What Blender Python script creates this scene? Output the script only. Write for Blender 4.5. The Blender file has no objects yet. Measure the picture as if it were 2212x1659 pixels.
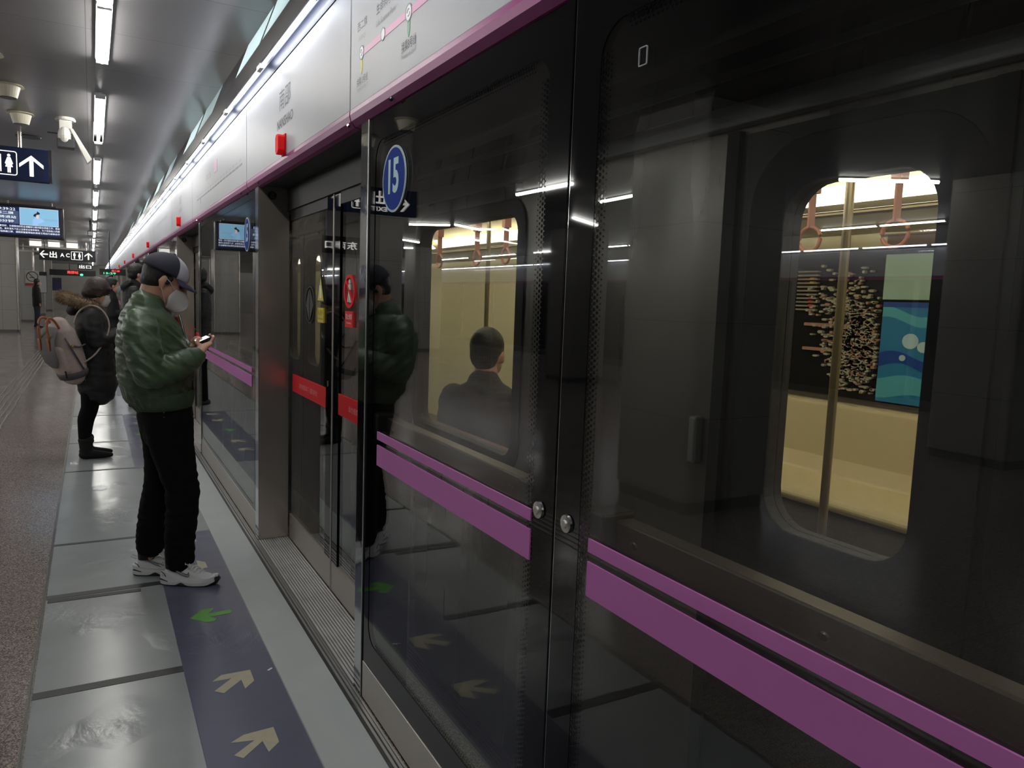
import bpy, bmesh, math, random
from mathutils import Vector, Matrix, noise
random.seed(7)
PI = math.pi
S = bpy.context.scene
COL = S.collection

# ------------------------------------------------------------------ camera
cam_d = bpy.data.cameras.new('camera')
cam_d.sensor_width = 36.0
cam_d.lens = 1615.0 / 2212.0 * 36.0
cam_d.clip_start = 0.02
cam_d.clip_end = 300
cam = bpy.data.objects.new('camera', cam_d)
COL.objects.link(cam)
Rm = Matrix(((0.87264871, 0.02108804, -0.48789293),
             (-0.48697849, 0.11235902, -0.86615668),
             (0.03655363, 0.99344388, 0.10831938)))
cam.matrix_world = Matrix.Translation((0, 0, 1.6)) @ Rm.to_4x4()
S.camera = cam

# ------------------------------------------------------------------ world, exposure
w = bpy.data.worlds.new('world')
S.world = w
w.use_nodes = True
w.node_tree.nodes['Background'].inputs[0].default_value = (0.5, 0.55, 0.62, 1)
w.node_tree.nodes['Background'].inputs[1].default_value = 0.02
S.view_settings.view_transform = 'Standard'
S.view_settings.look = 'None'
S.view_settings.exposure = 0.42
S.view_settings.gamma = 1.0
S.view_settings.use_curve_mapping = False
S.cycles.transparent_max_bounces = 24
S.cycles.max_bounces = 8
S.cycles.sample_clamp_indirect = 3.0
TUBE_E = 64.0       # platform ceiling tubes
STRIP_E = 15.0      # fascia tubes
TRAIN_E = 8.0       # train light strip

# ------------------------------------------------------------------ materials
def lin(c):
    return tuple((x / 12.92 if x <= 0.04045 else ((x + 0.055) / 1.055) ** 2.4) for x in c)
def C8(r, g, b):
    return lin((r / 255, g / 255, b / 255))
MATS = {}
def mat(name, col, rough=0.6, metal=0.0, spec=0.5, noise_amt=0.0, nscale=8.0, bump=0.0, bscale=40.0, emit=0.0, ecol=None,
        stretch=None, rough_noise=0.0, coat=0.0):
    if name in MATS:
        return MATS[name]
    m = bpy.data.materials.new(name)
    m.use_nodes = True
    nt = m.node_tree
    b = nt.nodes['Principled BSDF']
    b.inputs['Base Color'].default_value = (*col, 1)
    b.inputs['Roughness'].default_value = rough
    b.inputs['Metallic'].default_value = metal
    b.inputs['Specular IOR Level'].default_value = spec
    if coat:
        b.inputs['Coat Weight'].default_value = coat
    if emit:
        b.inputs['Emission Color'].default_value = (*(ecol or col), 1)
        b.inputs['Emission Strength'].default_value = emit
    if noise_amt or bump or rough_noise:
        tc = nt.nodes.new('ShaderNodeTexCoord')
        mp = nt.nodes.new('ShaderNodeMapping')
        if stretch:
            mp.inputs['Scale'].default_value = stretch
        nt.links.new(tc.outputs['Object'], mp.inputs[0])
    if noise_amt:
        n = nt.nodes.new('ShaderNodeTexNoise')
        n.inputs['Scale'].default_value = nscale
        n.inputs['Detail'].default_value = 5
        nt.links.new(mp.outputs[0], n.inputs[0])
        mr = nt.nodes.new('ShaderNodeMapRange')
        mr.inputs[1].default_value = 0.3; mr.inputs[2].default_value = 0.7
        mr.inputs[3].default_value = 1 - noise_amt; mr.inputs[4].default_value = 1 + noise_amt
        nt.links.new(n.outputs[0], mr.inputs[0])
        mx = nt.nodes.new('ShaderNodeVectorMath'); mx.operation = 'SCALE'
        mx.inputs[0].default_value = col
        nt.links.new(mr.outputs[0], mx.inputs['Scale'])
        nt.links.new(mx.outputs[0], b.inputs['Base Color'])
    if rough_noise:
        n = nt.nodes.new('ShaderNodeTexNoise')
        n.inputs['Scale'].default_value = 2.2
        n.inputs['Detail'].default_value = 6
        nt.links.new(mp.outputs[0], n.inputs[0])
        mr = nt.nodes.new('ShaderNodeMapRange')
        mr.inputs[1].default_value = 0.3; mr.inputs[2].default_value = 0.7
        mr.inputs[3].default_value = max(0.02, rough - rough_noise); mr.inputs[4].default_value = rough + rough_noise
        nt.links.new(n.outputs[0], mr.inputs[0])
        nt.links.new(mr.outputs[0], b.inputs['Roughness'])
    if bump:
        n = nt.nodes.new('ShaderNodeTexNoise')
        n.inputs['Scale'].default_value = bscale
        n.inputs['Detail'].default_value = 4
        nt.links.new(mp.outputs[0], n.inputs[0])
        bp = nt.nodes.new('ShaderNodeBump')
        bp.inputs['Strength'].default_value = bump
        bp.inputs['Distance'].default_value = 0.01
        nt.links.new(n.outputs[0], bp.inputs['Height'])
        nt.links.new(bp.outputs[0], b.inputs['Normal'])
    MATS[name] = m
    return m

def glass(name, tint, refl=1.0, f0=0.045):
    """thin architectural glass: tinted see-through plus mirror reflection growing towards grazing angles"""
    if name in MATS:
        return MATS[name]
    m = bpy.data.materials.new(name)
    m.use_nodes = True
    nt = m.node_tree
    nt.nodes.clear()
    out = nt.nodes.new('ShaderNodeOutputMaterial')
    mix = nt.nodes.new('ShaderNodeMixShader')
    tr = nt.nodes.new('ShaderNodeBsdfTransparent'); tr.inputs[0].default_value = (*tint, 1)
    gl = nt.nodes.new('ShaderNodeBsdfGlossy'); gl.inputs['Color'].default_value = (refl, refl, refl, 1); gl.inputs['Roughness'].default_value = 0.0
    lw = nt.nodes.new('ShaderNodeLayerWeight'); lw.inputs[0].default_value = 0.5
    pw = nt.nodes.new('ShaderNodeMath'); pw.operation = 'POWER'; pw.inputs[1].default_value = 5.0
    nt.links.new(lw.outputs['Facing'], pw.inputs[0])
    mr = nt.nodes.new('ShaderNodeMapRange')
    mr.inputs[3].default_value = f0; mr.inputs[4].default_value = 1.0
    nt.links.new(pw.outputs[0], mr.inputs[0])
    nt.links.new(mr.outputs[0], mix.inputs[0])
    nt.links.new(tr.outputs[0], mix.inputs[1])
    nt.links.new(gl.outputs[0], mix.inputs[2])
    nt.links.new(mix.outputs[0], out.inputs[0])
    MATS[name] = m
    return m

def emis(name, col, strength):
    if name in MATS:
        return MATS[name]
    m = bpy.data.materials.new(name)
    m.use_nodes = True
    b = m.node_tree.nodes['Principled BSDF']
    b.inputs['Base Color'].default_value = (*[c * 0.5 for c in col], 1)
    b.inputs['Emission Color'].default_value = (*col, 1)
    b.inputs['Emission Strength'].default_value = strength
    MATS[name] = m
    return m

# ------------------------------------------------------------------ object helpers
def link(o, parent=None):
    COL.objects.link(o)
    if parent:
        o.parent = parent
        o.matrix_parent_inverse = Matrix()
    return o
def tag(o, label=None, cat=None, group=None, kind=None):
    if label: o['label'] = label
    if cat: o['category'] = cat
    if group: o['group'] = group
    if kind: o['kind'] = kind
    return o
def thing(name, label, cat, loc=(0, 0, 0), rz=0.0, group=None):
    o = bpy.data.objects.new(name, None)
    o.empty_display_size = 0.1
    link(o)
    o.location = loc
    o.rotation_euler = (0, 0, rz)
    return tag(o, label, cat, group)
def obj(name, bm, m, parent=None, smooth=False, bevel=0.0, mats=None):
    me = bpy.data.meshes.new(name)
    bmesh.ops.recalc_face_normals(bm, faces=bm.faces)
    bm.to_mesh(me); bm.free()
    for x in (mats or [m]):
        me.materials.append(x)
    if smooth:
        for p in me.polygons: p.use_smooth = True
    o = bpy.data.objects.new(name, me)
    link(o, parent)
    if bevel:
        md = o.modifiers.new('bevel', 'BEVEL'); md.width = bevel; md.segments = 2; md.limit_method = 'ANGLE'
    return o
def dup(root, loc=None, label=None, group=None, shift=None):
    r = root.copy(); COL.objects.link(r)
    if loc is not None: r.location = loc
    if shift is not None: r.location = Vector(root.location) + Vector(shift)
    if label: r['label'] = label
    if group: r['group'] = group
    for ch in list(root.children):
        c = ch.copy(); COL.objects.link(c); c.parent = r
        for g in ch.children:
            d = g.copy(); COL.objects.link(d); d.parent = c
    return r
def BM():
    return bmesh.new()
def box(bm, x0, x1, y0, y1, z0, z1, mi=0):
    vs = [bm.verts.new((x, y, z)) for x in (x0, x1) for y in (y0, y1) for z in (z0, z1)]
    fs = []
    for idx in ((0, 1, 3, 2), (4, 6, 7, 5), (0, 4, 5, 1), (2, 3, 7, 6), (0, 2, 6, 4), (1, 5, 7, 3)):
        f = bm.faces.new([vs[i] for i in idx]); f.material_index = mi; fs.append(f)
    return vs
def prism(bm, pts, axis, a0, a1, mi=0):
    """extrude polygon pts (2D) along axis between a0 and a1"""
    def P(p, a):
        if axis == 'x': return (a, p[0], p[1])
        if axis == 'y': return (p[0], a, p[1])
        return (p[0], p[1], a)
    A = [bm.verts.new(P(p, a0)) for p in pts]
    B = [bm.verts.new(P(p, a1)) for p in pts]
    n = len(pts)
    fs = [bm.faces.new(A), bm.faces.new(B[::-1])]
    for i in range(n):
        fs.append(bm.faces.new([A[i], B[i], B[(i + 1) % n], A[(i + 1) % n]]))
    for f in fs: f.material_index = mi
def tube(bm, pts, r, seg=10, mi=0, cap=True):
    loft(bm, [(Vector(p), r if not isinstance(r, (list, tuple)) else r[i], None) for i, p in enumerate(pts)], seg=seg, mi=mi, round_caps=False)
def loft(bm, frames, ref=(0, 0, 1), seg=16, mi=0, round_caps=True, power=1.0):
    """frames: (pos, ra, rb); ra is the radius along ref (made square to the path), rb across it"""
    ref = Vector(ref)
    fr = []
    n = len(frames)
    for i, f in enumerate(frames):
        p, ra, rb = f[0], f[1], (f[2] if f[2] is not None else f[1])
        fr.append((Vector(p), ra, rb))
    tang = []
    for i in range(n):
        a = fr[max(0, i - 1)][0]; b = fr[min(n - 1, i + 1)][0]
        t = (b - a)
        tang.append(t.normalized() if t.length > 1e-9 else Vector((0, 0, 1)))
    ext = []
    if round_caps:
        p, ra, rb = fr[0]; t = tang[0]; m = min(ra, rb)
        for k in (0.12, 0.45, 0.8):
            c = math.cos(math.asin(k))
            ext.append((p - t * m * c, ra * k, rb * k, t))
    for i in range(n):
        ext.append((fr[i][0], fr[i][1], fr[i][2], tang[i]))
    if round_caps:
        p, ra, rb = fr[-1]; t = tang[-1]; m = min(ra, rb)
        for k in (0.8, 0.45, 0.12):
            c = math.cos(math.asin(k))
            ext.append((p + t * m * c, ra * k, rb * k, t))
    rings = []
    lastu = None
    for p, ra, rb, t in ext:
        u = ref - t * ref.dot(t)
        if u.length < 0.15:
            u = lastu - t * lastu.dot(t) if lastu is not None else (Vector((1, 0, 0)) - t * t.x)
            if u.length < 0.1:
                u = Vector((0, 1, 0)) - t * t.y
        u.normalize()
        lastu = u
        v = t.cross(u)
        ring = []
        for k in range(seg):
            a = 2 * PI * k / seg
            ring.append(bm.verts.new(p + u * math.cos(a) * ra + v * math.sin(a) * rb))
        rings.append(ring)
    for i in range(len(rings) - 1):
        for k in range(seg):
            f = bm.faces.new([rings[i][k], rings[i][(k + 1) % seg], rings[i + 1][(k + 1) % seg], rings[i + 1][k]])
            f.material_index = mi
    f = bm.faces.new(rings[0][::-1]); f.material_index = mi
    f = bm.faces.new(rings[-1]); f.material_index = mi
def ball(bm, c, r, seg=16, mi=0, rot=None):
    c = Vector(c)
    r = (r, r, r) if not isinstance(r, (tuple, list)) else r
    M = Matrix.Translation(c) @ (rot.to_4x4() if rot is not None else Matrix()) @ Matrix.Diagonal((*r, 1))
    d = bmesh.ops.create_uvsphere(bm, u_segments=seg, v_segments=max(6, seg // 2 + 2), radius=1.0, matrix=M)
    for v in d['verts']:
        for f in v.link_faces: f.material_index = mi
def organic(name, bm, m, parent=None, voxel=0.006, smooth=4, wrinkle=None):
    """fuse overlapping closed shapes into one continuous skin"""
    bmesh.ops.recalc_face_normals(bm, faces=bm.faces)
    me = bpy.data.meshes.new(name + '_src'); bm.to_mesh(me); bm.free()
    o = bpy.data.objects.new(name, me); COL.objects.link(o)
    md = o.modifiers.new('r', 'REMESH'); md.mode = 'VOXEL'; md.voxel_size = voxel; md.adaptivity = 0
    sm = o.modifiers.new('s', 'SMOOTH'); sm.iterations = smooth; sm.factor = 0.5
    dg = bpy.context.evaluated_depsgraph_get(); dg.update()
    me2 = bpy.data.meshes.new_from_object(o.evaluated_get(dg), preserve_all_data_layers=False, depsgraph=dg)
    bpy.data.objects.remove(o); bpy.data.meshes.remove(me)
    me2.name = name
    if wrinkle:
        ns = [v.normal.copy() for v in me2.vertices]
        for v, n in zip(me2.vertices, ns):
            v.co += n * wrinkle(v.co)
    me2.materials.clear(); me2.materials.append(m)
    for p in me2.polygons: p.use_smooth = True
    ob = bpy.data.objects.new(name, me2)
    link(ob, parent)
    return ob
def text(s, size, m, origin, facing='-x', parent=None, name='lettering', width=None, depth=0.0008, align='CENTER', bold=0.0, mirror=False):
    """flat lettering standing on a surface; facing -x: read by someone looking along +x"""
    cu = bpy.data.curves.new(name, 'FONT')
    cu.body = s; cu.size = 1.0; cu.align_x = align; cu.align_y = 'CENTER'
    cu.offset = bold; cu.resolution_u = 3
    o = bpy.data.objects.new(name + '_c', cu); COL.objects.link(o)
    dg = bpy.context.evaluated_depsgraph_get(); dg.update()
    me = bpy.data.meshes.new_from_object(o.evaluated_get(dg))
    bpy.data.objects.remove(o); bpy.data.curves.remove(cu)
    if not len(me.vertices):
        print('EMPTY TEXT', s); return None
    xs = [v.co.x for v in me.vertices]; ys = [v.co.y for v in me.vertices]
    h = max(ys) - min(ys); wd = max(xs) - min(xs)
    sy = size / h
    sx = (width / wd) if width else sy
    cy = (max(ys) + min(ys)) / 2
    if align == 'CENTER': cx = (max(xs) + min(xs)) / 2
    else: cx = min(xs)
    for v in me.vertices:
        v.co = Vector(((v.co.x - cx) * sx, (v.co.y - cy) * sy, 0))
    if facing == '-x': M = Matrix(((0, 0, -1), (-1, 0, 0), (0, 1, 0)))
    elif facing == '+x': M = Matrix(((0, 0, 1), (1, 0, 0), (0, 1, 0)))
    elif facing == '-y': M = Matrix(((1, 0, 0), (0, 0, -1), (0, 1, 0)))
    elif facing == '+y': M = Matrix(((-1, 0, 0), (0, 0, 1), (0, 1, 0)))
    else: M = Matrix(((1, 0, 0), (0, 1, 0), (0, 0, 1)))
    me.transform(M.to_4x4())
    me.name = name
    me.materials.clear(); me.materials.append(m)
    ob = bpy.data.objects.new(name, me)
    link(ob, parent)
    ob.location = origin
    return ob
def disc(bm, c, ry, rz, seg=24, dx=0.001, mi=0):
    pts = [(c[1] + ry * math.cos(2 * PI * k / seg), c[2] + rz * math.sin(2 * PI * k / seg)) for k in range(seg)]
    prism(bm, pts, 'x', c[0], c[0] - dx, mi)
def rrect(y0, y1, z0, z1, r, n=6):
    pts = []
    for cy, cz, a0 in ((y1 - r, z1 - r, 0), (y0 + r, z1 - r, PI / 2), (y0 + r, z0 + r, PI), (y1 - r, z0 + r, 1.5 * PI)):
        for k in range(n + 1):
            a = a0 + PI / 2 * k / n
            pts.append((cy + r * math.cos(a), cz + r * math.sin(a)))
    return pts
def ring(bm, outer, inner, axis, a0, a1, mi=0):
    """band between two outlines with the same number of points"""
    def P(p, a):
        if axis == 'x': return (a, p[0], p[1])
        if axis == 'y': return (p[0], a, p[1])
        return (p[0], p[1], a)
    O0 = [bm.verts.new(P(p, a0)) for p in outer]; I0 = [bm.verts.new(P(p, a0)) for p in inner]
    O1 = [bm.verts.new(P(p, a1)) for p in outer]; I1 = [bm.verts.new(P(p, a1)) for p in inner]
    n = len(outer)
    for i in range(n):
        j = (i + 1) % n
        for q in ([O0[i], O0[j], I0[j], I0[i]], [O1[i], I1[i], I1[j], O1[j]], [O0[i], O1[i], O1[j], O0[j]], [I0[i], I0[j], I1[j], I1[i]]):
            f = bm.faces.new(q); f.material_index = mi

# shared materials
STEEL = mat('brushed_steel', C8(184, 175, 168), 0.27, 0.9, noise_amt=0.03, nscale=2)
STEELD = mat('dull_steel', C8(185, 178, 172), 0.42, 0.75)
CHROME = mat('polished_steel', C8(205, 207, 210), 0.07, 1.0, bump=0.12, bscale=5, stretch=(1, 1, 1.4))
ALU = mat('ribbed_aluminium', C8(205, 205, 205), 0.38, 0.45, noise_amt=0.12, nscale=5)
BLACK = mat('black_rubber', C8(16, 16, 18), 0.5)
FRIT = mat('black_glass_border', C8(7, 7, 9), 0.03, 0, 0.22)
WHITEP = mat('white_glass_panel', C8(160, 162, 169), 0.4, 0, 0.35, noise_amt=0.02, nscale=2)
PURP = mat('purple_enamel', C8(132, 38, 108), 0.35)
PINK = mat('violet_film', C8(178, 102, 168), 0.5, noise_amt=0.02)
GLASS = glass('door_screen_glass', (0.80, 0.81, 0.80), 0.85, 0.075)
TGLASS = glass('train_window_glass', (0.86, 0.86, 0.84), 0.6, 0.04)
TUBE = emis('fluorescent_tube', (1.0, 0.99, 0.93), TUBE_E)
STRIPL = emis('cool_fluorescent_tube', (0.88, 0.92, 1.0), STRIP_E)
DARKTXT = mat('dark_print', C8(60, 62, 72), 0.5)
GREYTXT = mat('grey_print', C8(128, 128, 136), 0.5)
WHITEG = mat('white_paint', C8(225, 225, 222), 0.5)
DGREY = mat('dark_grey_metal', C8(52, 52, 56), 0.4, 0.3)
def nest(t, part, names):
    """hang small pieces of a part below that part"""
    base = lambda o: o.name.rsplit('.', 1)[0] if o.name[-3:].isdigit() else o.name
    ps = [c for c in t.children if base(c) == part]
    if not ps: return
    for c in list(t.children):
        if base(c) in names: c.parent = ps[0]

# ================================================================== SETTING
YN, YF = -4.0, 62.0
XT = 0.91          # plane of the platform screen
ZC = 3.15          # ceiling

def floor_material():
    m = mat('granite_floor', C8(108, 98, 94), 0.16, rough_noise=0.05)
    nt = m.node_tree; b = nt.nodes['Principled BSDF']
    tc = nt.nodes.new('ShaderNodeTexCoord')
    vo = nt.nodes.new('ShaderNodeTexVoronoi'); vo.inputs['Scale'].default_value = 240
    nt.links.new(tc.outputs['Object'], vo.inputs[0])
    cr = nt.nodes.new('ShaderNodeValToRGB')
    e = cr.color_ramp.elements
    e[0].position = 0.0; e[0].color = (*C8(84, 77, 74), 1)
    e[1].position = 1.0; e[1].color = (*C8(190, 178, 171), 1)
    x = cr.color_ramp.elements.new(0.5); x.color = (*C8(134, 123, 118), 1)
    sp = nt.nodes.new('ShaderNodeSeparateColor')
    nt.links.new(vo.outputs['Color'], sp.inputs[0])
    nt.links.new(sp.outputs[0], cr.inputs[0])
    # joints between the slabs
    br = nt.nodes.new('ShaderNodeTexBrick')
    br.offset = 0.0; br.inputs['Scale'].default_value = 1.0
    br.inputs['Mortar Size'].default_value = 0.002
    br.inputs['Brick Width'].default_value = 1.0; br.inputs['Row Height'].default_value = 1.0
    br.inputs['Color1'].default_value = (1, 1, 1, 1); br.inputs['Color2'].default_value = (0.94, 0.94, 0.94, 1)
    br.inputs['Mortar'].default_value = (0.45, 0.45, 0.45, 1)
    nt.links.new(tc.outputs['Object'], br.inputs[0])
    mx = nt.nodes.new('ShaderNodeMix'); mx.data_type = 'RGBA'; mx.blend_type = 'MULTIPLY'; mx.inputs[0].default_value = 1
    nt.links.new(cr.outputs[0], mx.inputs[6]); nt.links.new(br.outputs[0], mx.inputs[7])
    nt.links.new(mx.outputs[2], b.inputs['Base Color'])
    return m
bm = BM(); box(bm, -10.55, 1.16, YN, YF, -0.3, 0.0)
o = obj('floor', bm, floor_material()); tag(o, kind='structure')

def ceiling_material():
    m = mat('satin_ceiling_panel', C8(128, 128, 130), 0.3, 0.35)
    nt = m.node_tree; b = nt.nodes['Principled BSDF']
    tc = nt.nodes.new('ShaderNodeTexCoord')
    br = nt.nodes.new('ShaderNodeTexBrick'); br.offset = 0
    br.inputs['Scale'].default_value = 1.0; br.inputs['Mortar Size'].default_value = 0.0025
    br.inputs['Brick Width'].default_value = 40.0; br.inputs['Row Height'].default_value = 0.9
    br.inputs['Color1'].default_value = (*C8(124, 123, 126), 1); br.inputs['Color2'].default_value = (*C8(132, 131, 133), 1)
    br.inputs['Mortar'].default_value = (*C8(60, 60, 62), 1)
    nt.links.new(tc.outputs['Object'], br.inputs[0])
    nt.links.new(br.outputs[0], b.inputs['Base Color'])
    n = nt.nodes.new('ShaderNodeTexNoise'); n.inputs['Scale'].default_value = 1.3; n.inputs['Detail'].default_value = 2
    nt.links.new(tc.outputs['Object'], n.inputs[0])
    bp = nt.nodes.new('ShaderNodeBump'); bp.inputs['Strength'].default_value = 0.10; bp.inputs['Distance'].default_value = 0.02
    nt.links.new(n.outputs[0], bp.inputs['Height']); nt.links.new(bp.outputs[0], b.inputs['Normal'])
    return m
CEILM = ceiling_material()
bm = BM()
# ceiling with open light slots along both platform edges
SL = (0.050, 0.138)
box(bm, SL[1], 0.97, YN, YF, ZC, ZC + 0.06)
box(bm, -9.794, SL[0], YN, YF, ZC, ZC + 0.06)
box(bm, -10.6, -9.882, YN, YF, ZC, ZC + 0.06)
o = obj('ceiling', bm, CEILM); tag(o, kind='structure')
# slot bottoms (plain stretches between the lights)
PAIRS = [3.67 + 3.42 * k for k in range(-2, 17)]      # start of each pair of tubes
for row, (sx0, sx1) in enumerate(((0.050, 0.138), (-9.882, -9.794))):
    bm = BM()
    box(bm, sx0, sx1, YN, YF, ZC + 0.07, ZC + 0.08)
    yy = YN
    for p in PAIRS:
        if p > yy: box(bm, sx0 + 0.003, sx1, yy, min(p - 0.02, YF), ZC + 0.001, ZC + 0.01)
        yy = p + 2.36
    o = obj('trim_%d' % (row + 1), bm, CEILM); tag(o, kind='structure')

STONE = mat('beige_stone_cladding', C8(150, 146, 140), 0.35, noise_amt=0.04, nscale=3)
bm = BM()
box(bm, -10.6, -7.2, 61.8, 62.0, 0, ZC)
box(bm, -7.2, 1.2, 61.8, 62.0, 2.5, ZC)
box(bm, -2.9, 1.2, 61.8, 62.0, 0, 2.5)
box(bm, -7.2, -4.4, 61.8, 62.0, 0, 2.5)
o = obj('wall_end', bm, STONE); tag(o, kind='structure')
bm = BM(); box(bm, -4.4, -2.9, 61.9, 61.95, 0, 2.5)
o = obj('door_1', bm, mat('dark_doorway', C8(28, 30, 34), 0.4)); tag(o, kind='structure')

# screen of the opposite platform edge, far side
OPP = mat('far_screen_glass', C8(48, 50, 52), 0.12, 0.1)
OPPP = mat('far_screen_post', C8(110, 110, 112), 0.3, 0.8)
bm = BM(); box(bm, -10.7, -10.6, YN, YF, 0, 2.25, 0)
for k in range(-1, 24):
    box(bm, -10.6, -10.57, 0.1 + 2.6 * k, 0.2 + 2.6 * k, 0, 2.25, 1)
box(bm, -10.6, -10.575, YN, YF, 0, 0.17, 1)
box(bm, -10.7, -10.56, YN, YF, 2.25, 2.31, 2)
box(bm, -10.7, -10.54, YN, YF, 2.31, 2.78, 3)
box(bm, -10.7, -10.56, YN, YF, 2.78, 3.15, 4)
o = obj('wall_left', bm, None, mats=[OPP, OPPP, PURP, WHITEP, DGREY]); tag(o, kind='structure')
bm = BM()
for k in range(-2, 48):
    tube(bm, [(-10.49, 1.3 * k, 2.82), (-10.49, 1.3 * k + 1.2, 2.82)], 0.013, seg=6)
o = obj('trim_3', bm, STRIPL); tag(o, kind='structure')
# tunnel beyond the train
bm = BM()
box(bm, 5.0, 5.2, YN - 6, YF, -1.5, 5.0)
box(bm, 1.16, 5.0, YN - 6, YF, -1.6, -1.5)
box(bm, 1.3, 5.2, YN - 6, YF, 4.6, 4.7)
o = obj('wall_right', bm, mat('tunnel_concrete', C8(70, 68, 66), 0.8, noise_amt=0.15)); tag(o, kind='structure')

# metal strip between stone and grey surface
bm = BM()
box(bm, -0.252, -0.245, YN, YF, 0, 0.004)
box(bm, -0.243, -0.239, YN, YF, 0, 0.003)
o = obj('trim_4', bm, mat('floor_strip_metal', C8(130, 128, 124), 0.3, 0.9)); tag(o, kind='structure')

# ------------------------------------------------------------------ grey surface along the doors
def vinyl_material(name, col, rough, bumps):
    m = mat(name, col, rough, noise_amt=0.05, nscale=3)
    nt = m.node_tree; b = nt.nodes['Principled BSDF']
    tc = nt.nodes.new('ShaderNodeTexCoord')
    mp = nt.nodes.new('ShaderNodeMapping'); mp.inputs['Scale'].default_value = (1, 1, 1)
    nt.links.new(tc.outputs['Object'], mp.inputs[0])
    n = nt.nodes.new('ShaderNodeTexNoise'); n.inputs['Scale'].default_value = 9; n.inputs['Detail'].default_value = 5; n.inputs['Roughness'].default_value = 0.55
    n.inputs['Distortion'].default_value = 0.6
    nt.links.new(mp.outputs[0], n.inputs[0])
    n2 = nt.nodes.new('ShaderNodeTexNoise'); n2.inputs['Scale'].default_value = 1.6; n2.inputs['Detail'].default_value = 2
    nt.links.new(mp.outputs[0], n2.inputs[0])
    r2 = nt.nodes.new('ShaderNodeMapRange'); r2.inputs[1].default_value = 0.50; r2.inputs[2].default_value = 0.70
    nt.links.new(n2.outputs[0], r2.inputs[0])
    mm = nt.nodes.new('ShaderNodeMath'); mm.operation = 'MULTIPLY'
    nt.links.new(n.outputs[0], mm.inputs[0]); nt.links.new(r2.outputs[0], mm.inputs[1])
    bp = nt.nodes.new('ShaderNodeBump'); bp.inputs['Strength'].default_value = bumps; bp.inputs['Distance'].default_value = 0.03
    nt.links.new(mm.outputs[0], bp.inputs['Height']); nt.links.new(bp.outputs[0], b.inputs['Normal'])
    return m
VGREY = vinyl_material('grey_floor_vinyl', C8(152, 156, 158), 0.22, 0.3)
VEDGE = vinyl_material('pale_floor_vinyl', C8(168, 174, 174), 0.42, 0.15)
VBLUE = vinyl_material('slate_blue_vinyl', C8(86, 88, 108), 0.3, 0.3)
VDARK = vinyl_material('dark_grey_tape', C8(52, 52, 54), 0.5, 0.05)
CREAM = mat('cream_sticker', C8(176, 170, 146), 0.5, noise_amt=0.06, nscale=30)
GREEN = mat('green_sticker', C8(92, 158, 62), 0.5, noise_amt=0.05)

def flat(name, pts, z1, m, label, cat, group=None, z0=0.0):
    bm = BM(); prism(bm, pts, 'z', z0, z1)
    o = obj(name, bm, m)
    return tag(o, label, cat, group)
def R4(x0, x1, y0, y1): return [(x0, y0), (x1, y0), (x1, y1), (x0, y1)]
for x0, x1, m, lab in ((-0.236, 0.66, VGREY, 'wide glossy grey vinyl floor covering between the metal strip and the blue arrow strips'),
                       (0.66, 0.868, VEDGE, 'pale grey floor border running along the foot of the glass screen doors')):
    o = flat('floor_covering', R4(x0, x1, YN, YF), 0.0012, m, lab, 'floor covering')
PER = 5.16
BLUE_Y = [(1.9 - 0.0, 5.25)] + [(7.35 + PER * k, 10.6 + PER * k) for k in range(0, 6)]
BLUE_Y[0] = (0.9, 5.25)
names = ['nearest slate blue floor strip, under the front foot of the man in the green jacket',
         'slate blue floor strip beyond the man in the green jacket, beside the second glass door']
for k, (a, b) in enumerate(BLUE_Y):
    flat('blue_floor_strip', R4(0.305, 0.655, a, b), 0.0024, VBLUE, names[k] if k < 2 else 'slate blue floor strip far down the platform beside the glass doors', 'floor strip',
         'slate blue queue strips before the doors')
TAPES = [(2.32, -0.236, 0.30, 'dark tape strip crossing the grey floor at the bottom edge'),
         (3.30, -0.236, 0.305, 'dark tape strip across the grey floor beside the nearer cream arrows'),
         (4.37, -0.236, 0.32, 'dark tape strip on the floor just behind the white shoes'),
         (5.27, -0.236, 0.305, 'dark tape strip on the floor behind the man in the green jacket'),
         (7.385, -0.236, 0.305, 'thin dark tape strip on the floor in front of the woman in black'),
         (8.75, -0.236, 0.305, 'thin dark tape strip on the floor beyond the black boots'),
         (10.6, -0.236, 0.305, 'faint dark tape strip further along the grey floor')]
for y, x0, x1, lab in TAPES:
    wd = 0.055 if y < 5 else 0.035
    bm = BM(); prism(bm, [(x0, y - wd / 2), (x1, y - wd / 2), (x1, y + wd / 2), (x0, y + wd / 2)], 'z', 0.0, 0.0026)
    tag(obj('floor_tape_strip', bm, VDARK), lab, 'tape')
flat('floor_tape_strip', [(-0.23, 4.293), (0.195, 4.283), (0.197, 4.325), (-0.23, 4.335)], 0.0030, mat('worn_dark_tape', C8(34, 34, 37), 0.5),
     'short darker second tape strip laid crooked beside the tape behind the white shoes', 'tape')
A1 = [(0.398, 3.131), (0.441, 3.173), (0.555, 3.169), (0.554, 3.069), (0.51, 3.018), (0.508, 3.098), (0.428, 3.017), (0.396, 3.048), (0.475, 3.128)]
A2 = [(0.398, 2.654), (0.447, 2.686), (0.554, 2.691), (0.553, 2.587), (0.508, 2.541), (0.501, 2.617), (0.423, 2.542), (0.397, 2.572), (0.476, 2.635)]
G1 = [(0.386, 3.814), (0.452, 3.905), (0.509, 3.895), (0.472, 3.838), (0.575, 3.847), (0.585, 3.825), (0.573, 3.801), (0.475, 3.797), (0.503, 3.761), (0.488, 3.736), (0.452, 3.738)]
gA = 'cream arrow stickers on the blue strips'
flat('arrow_sticker', A1, 0.0034, CREAM, 'cream arrow sticker next to the green one on the nearest blue strip', 'floor sticker')
flat('arrow_sticker', A2, 0.0034, CREAM, 'cream arrow sticker on the blue strip nearest the bottom edge of the picture', 'floor sticker')
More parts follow.
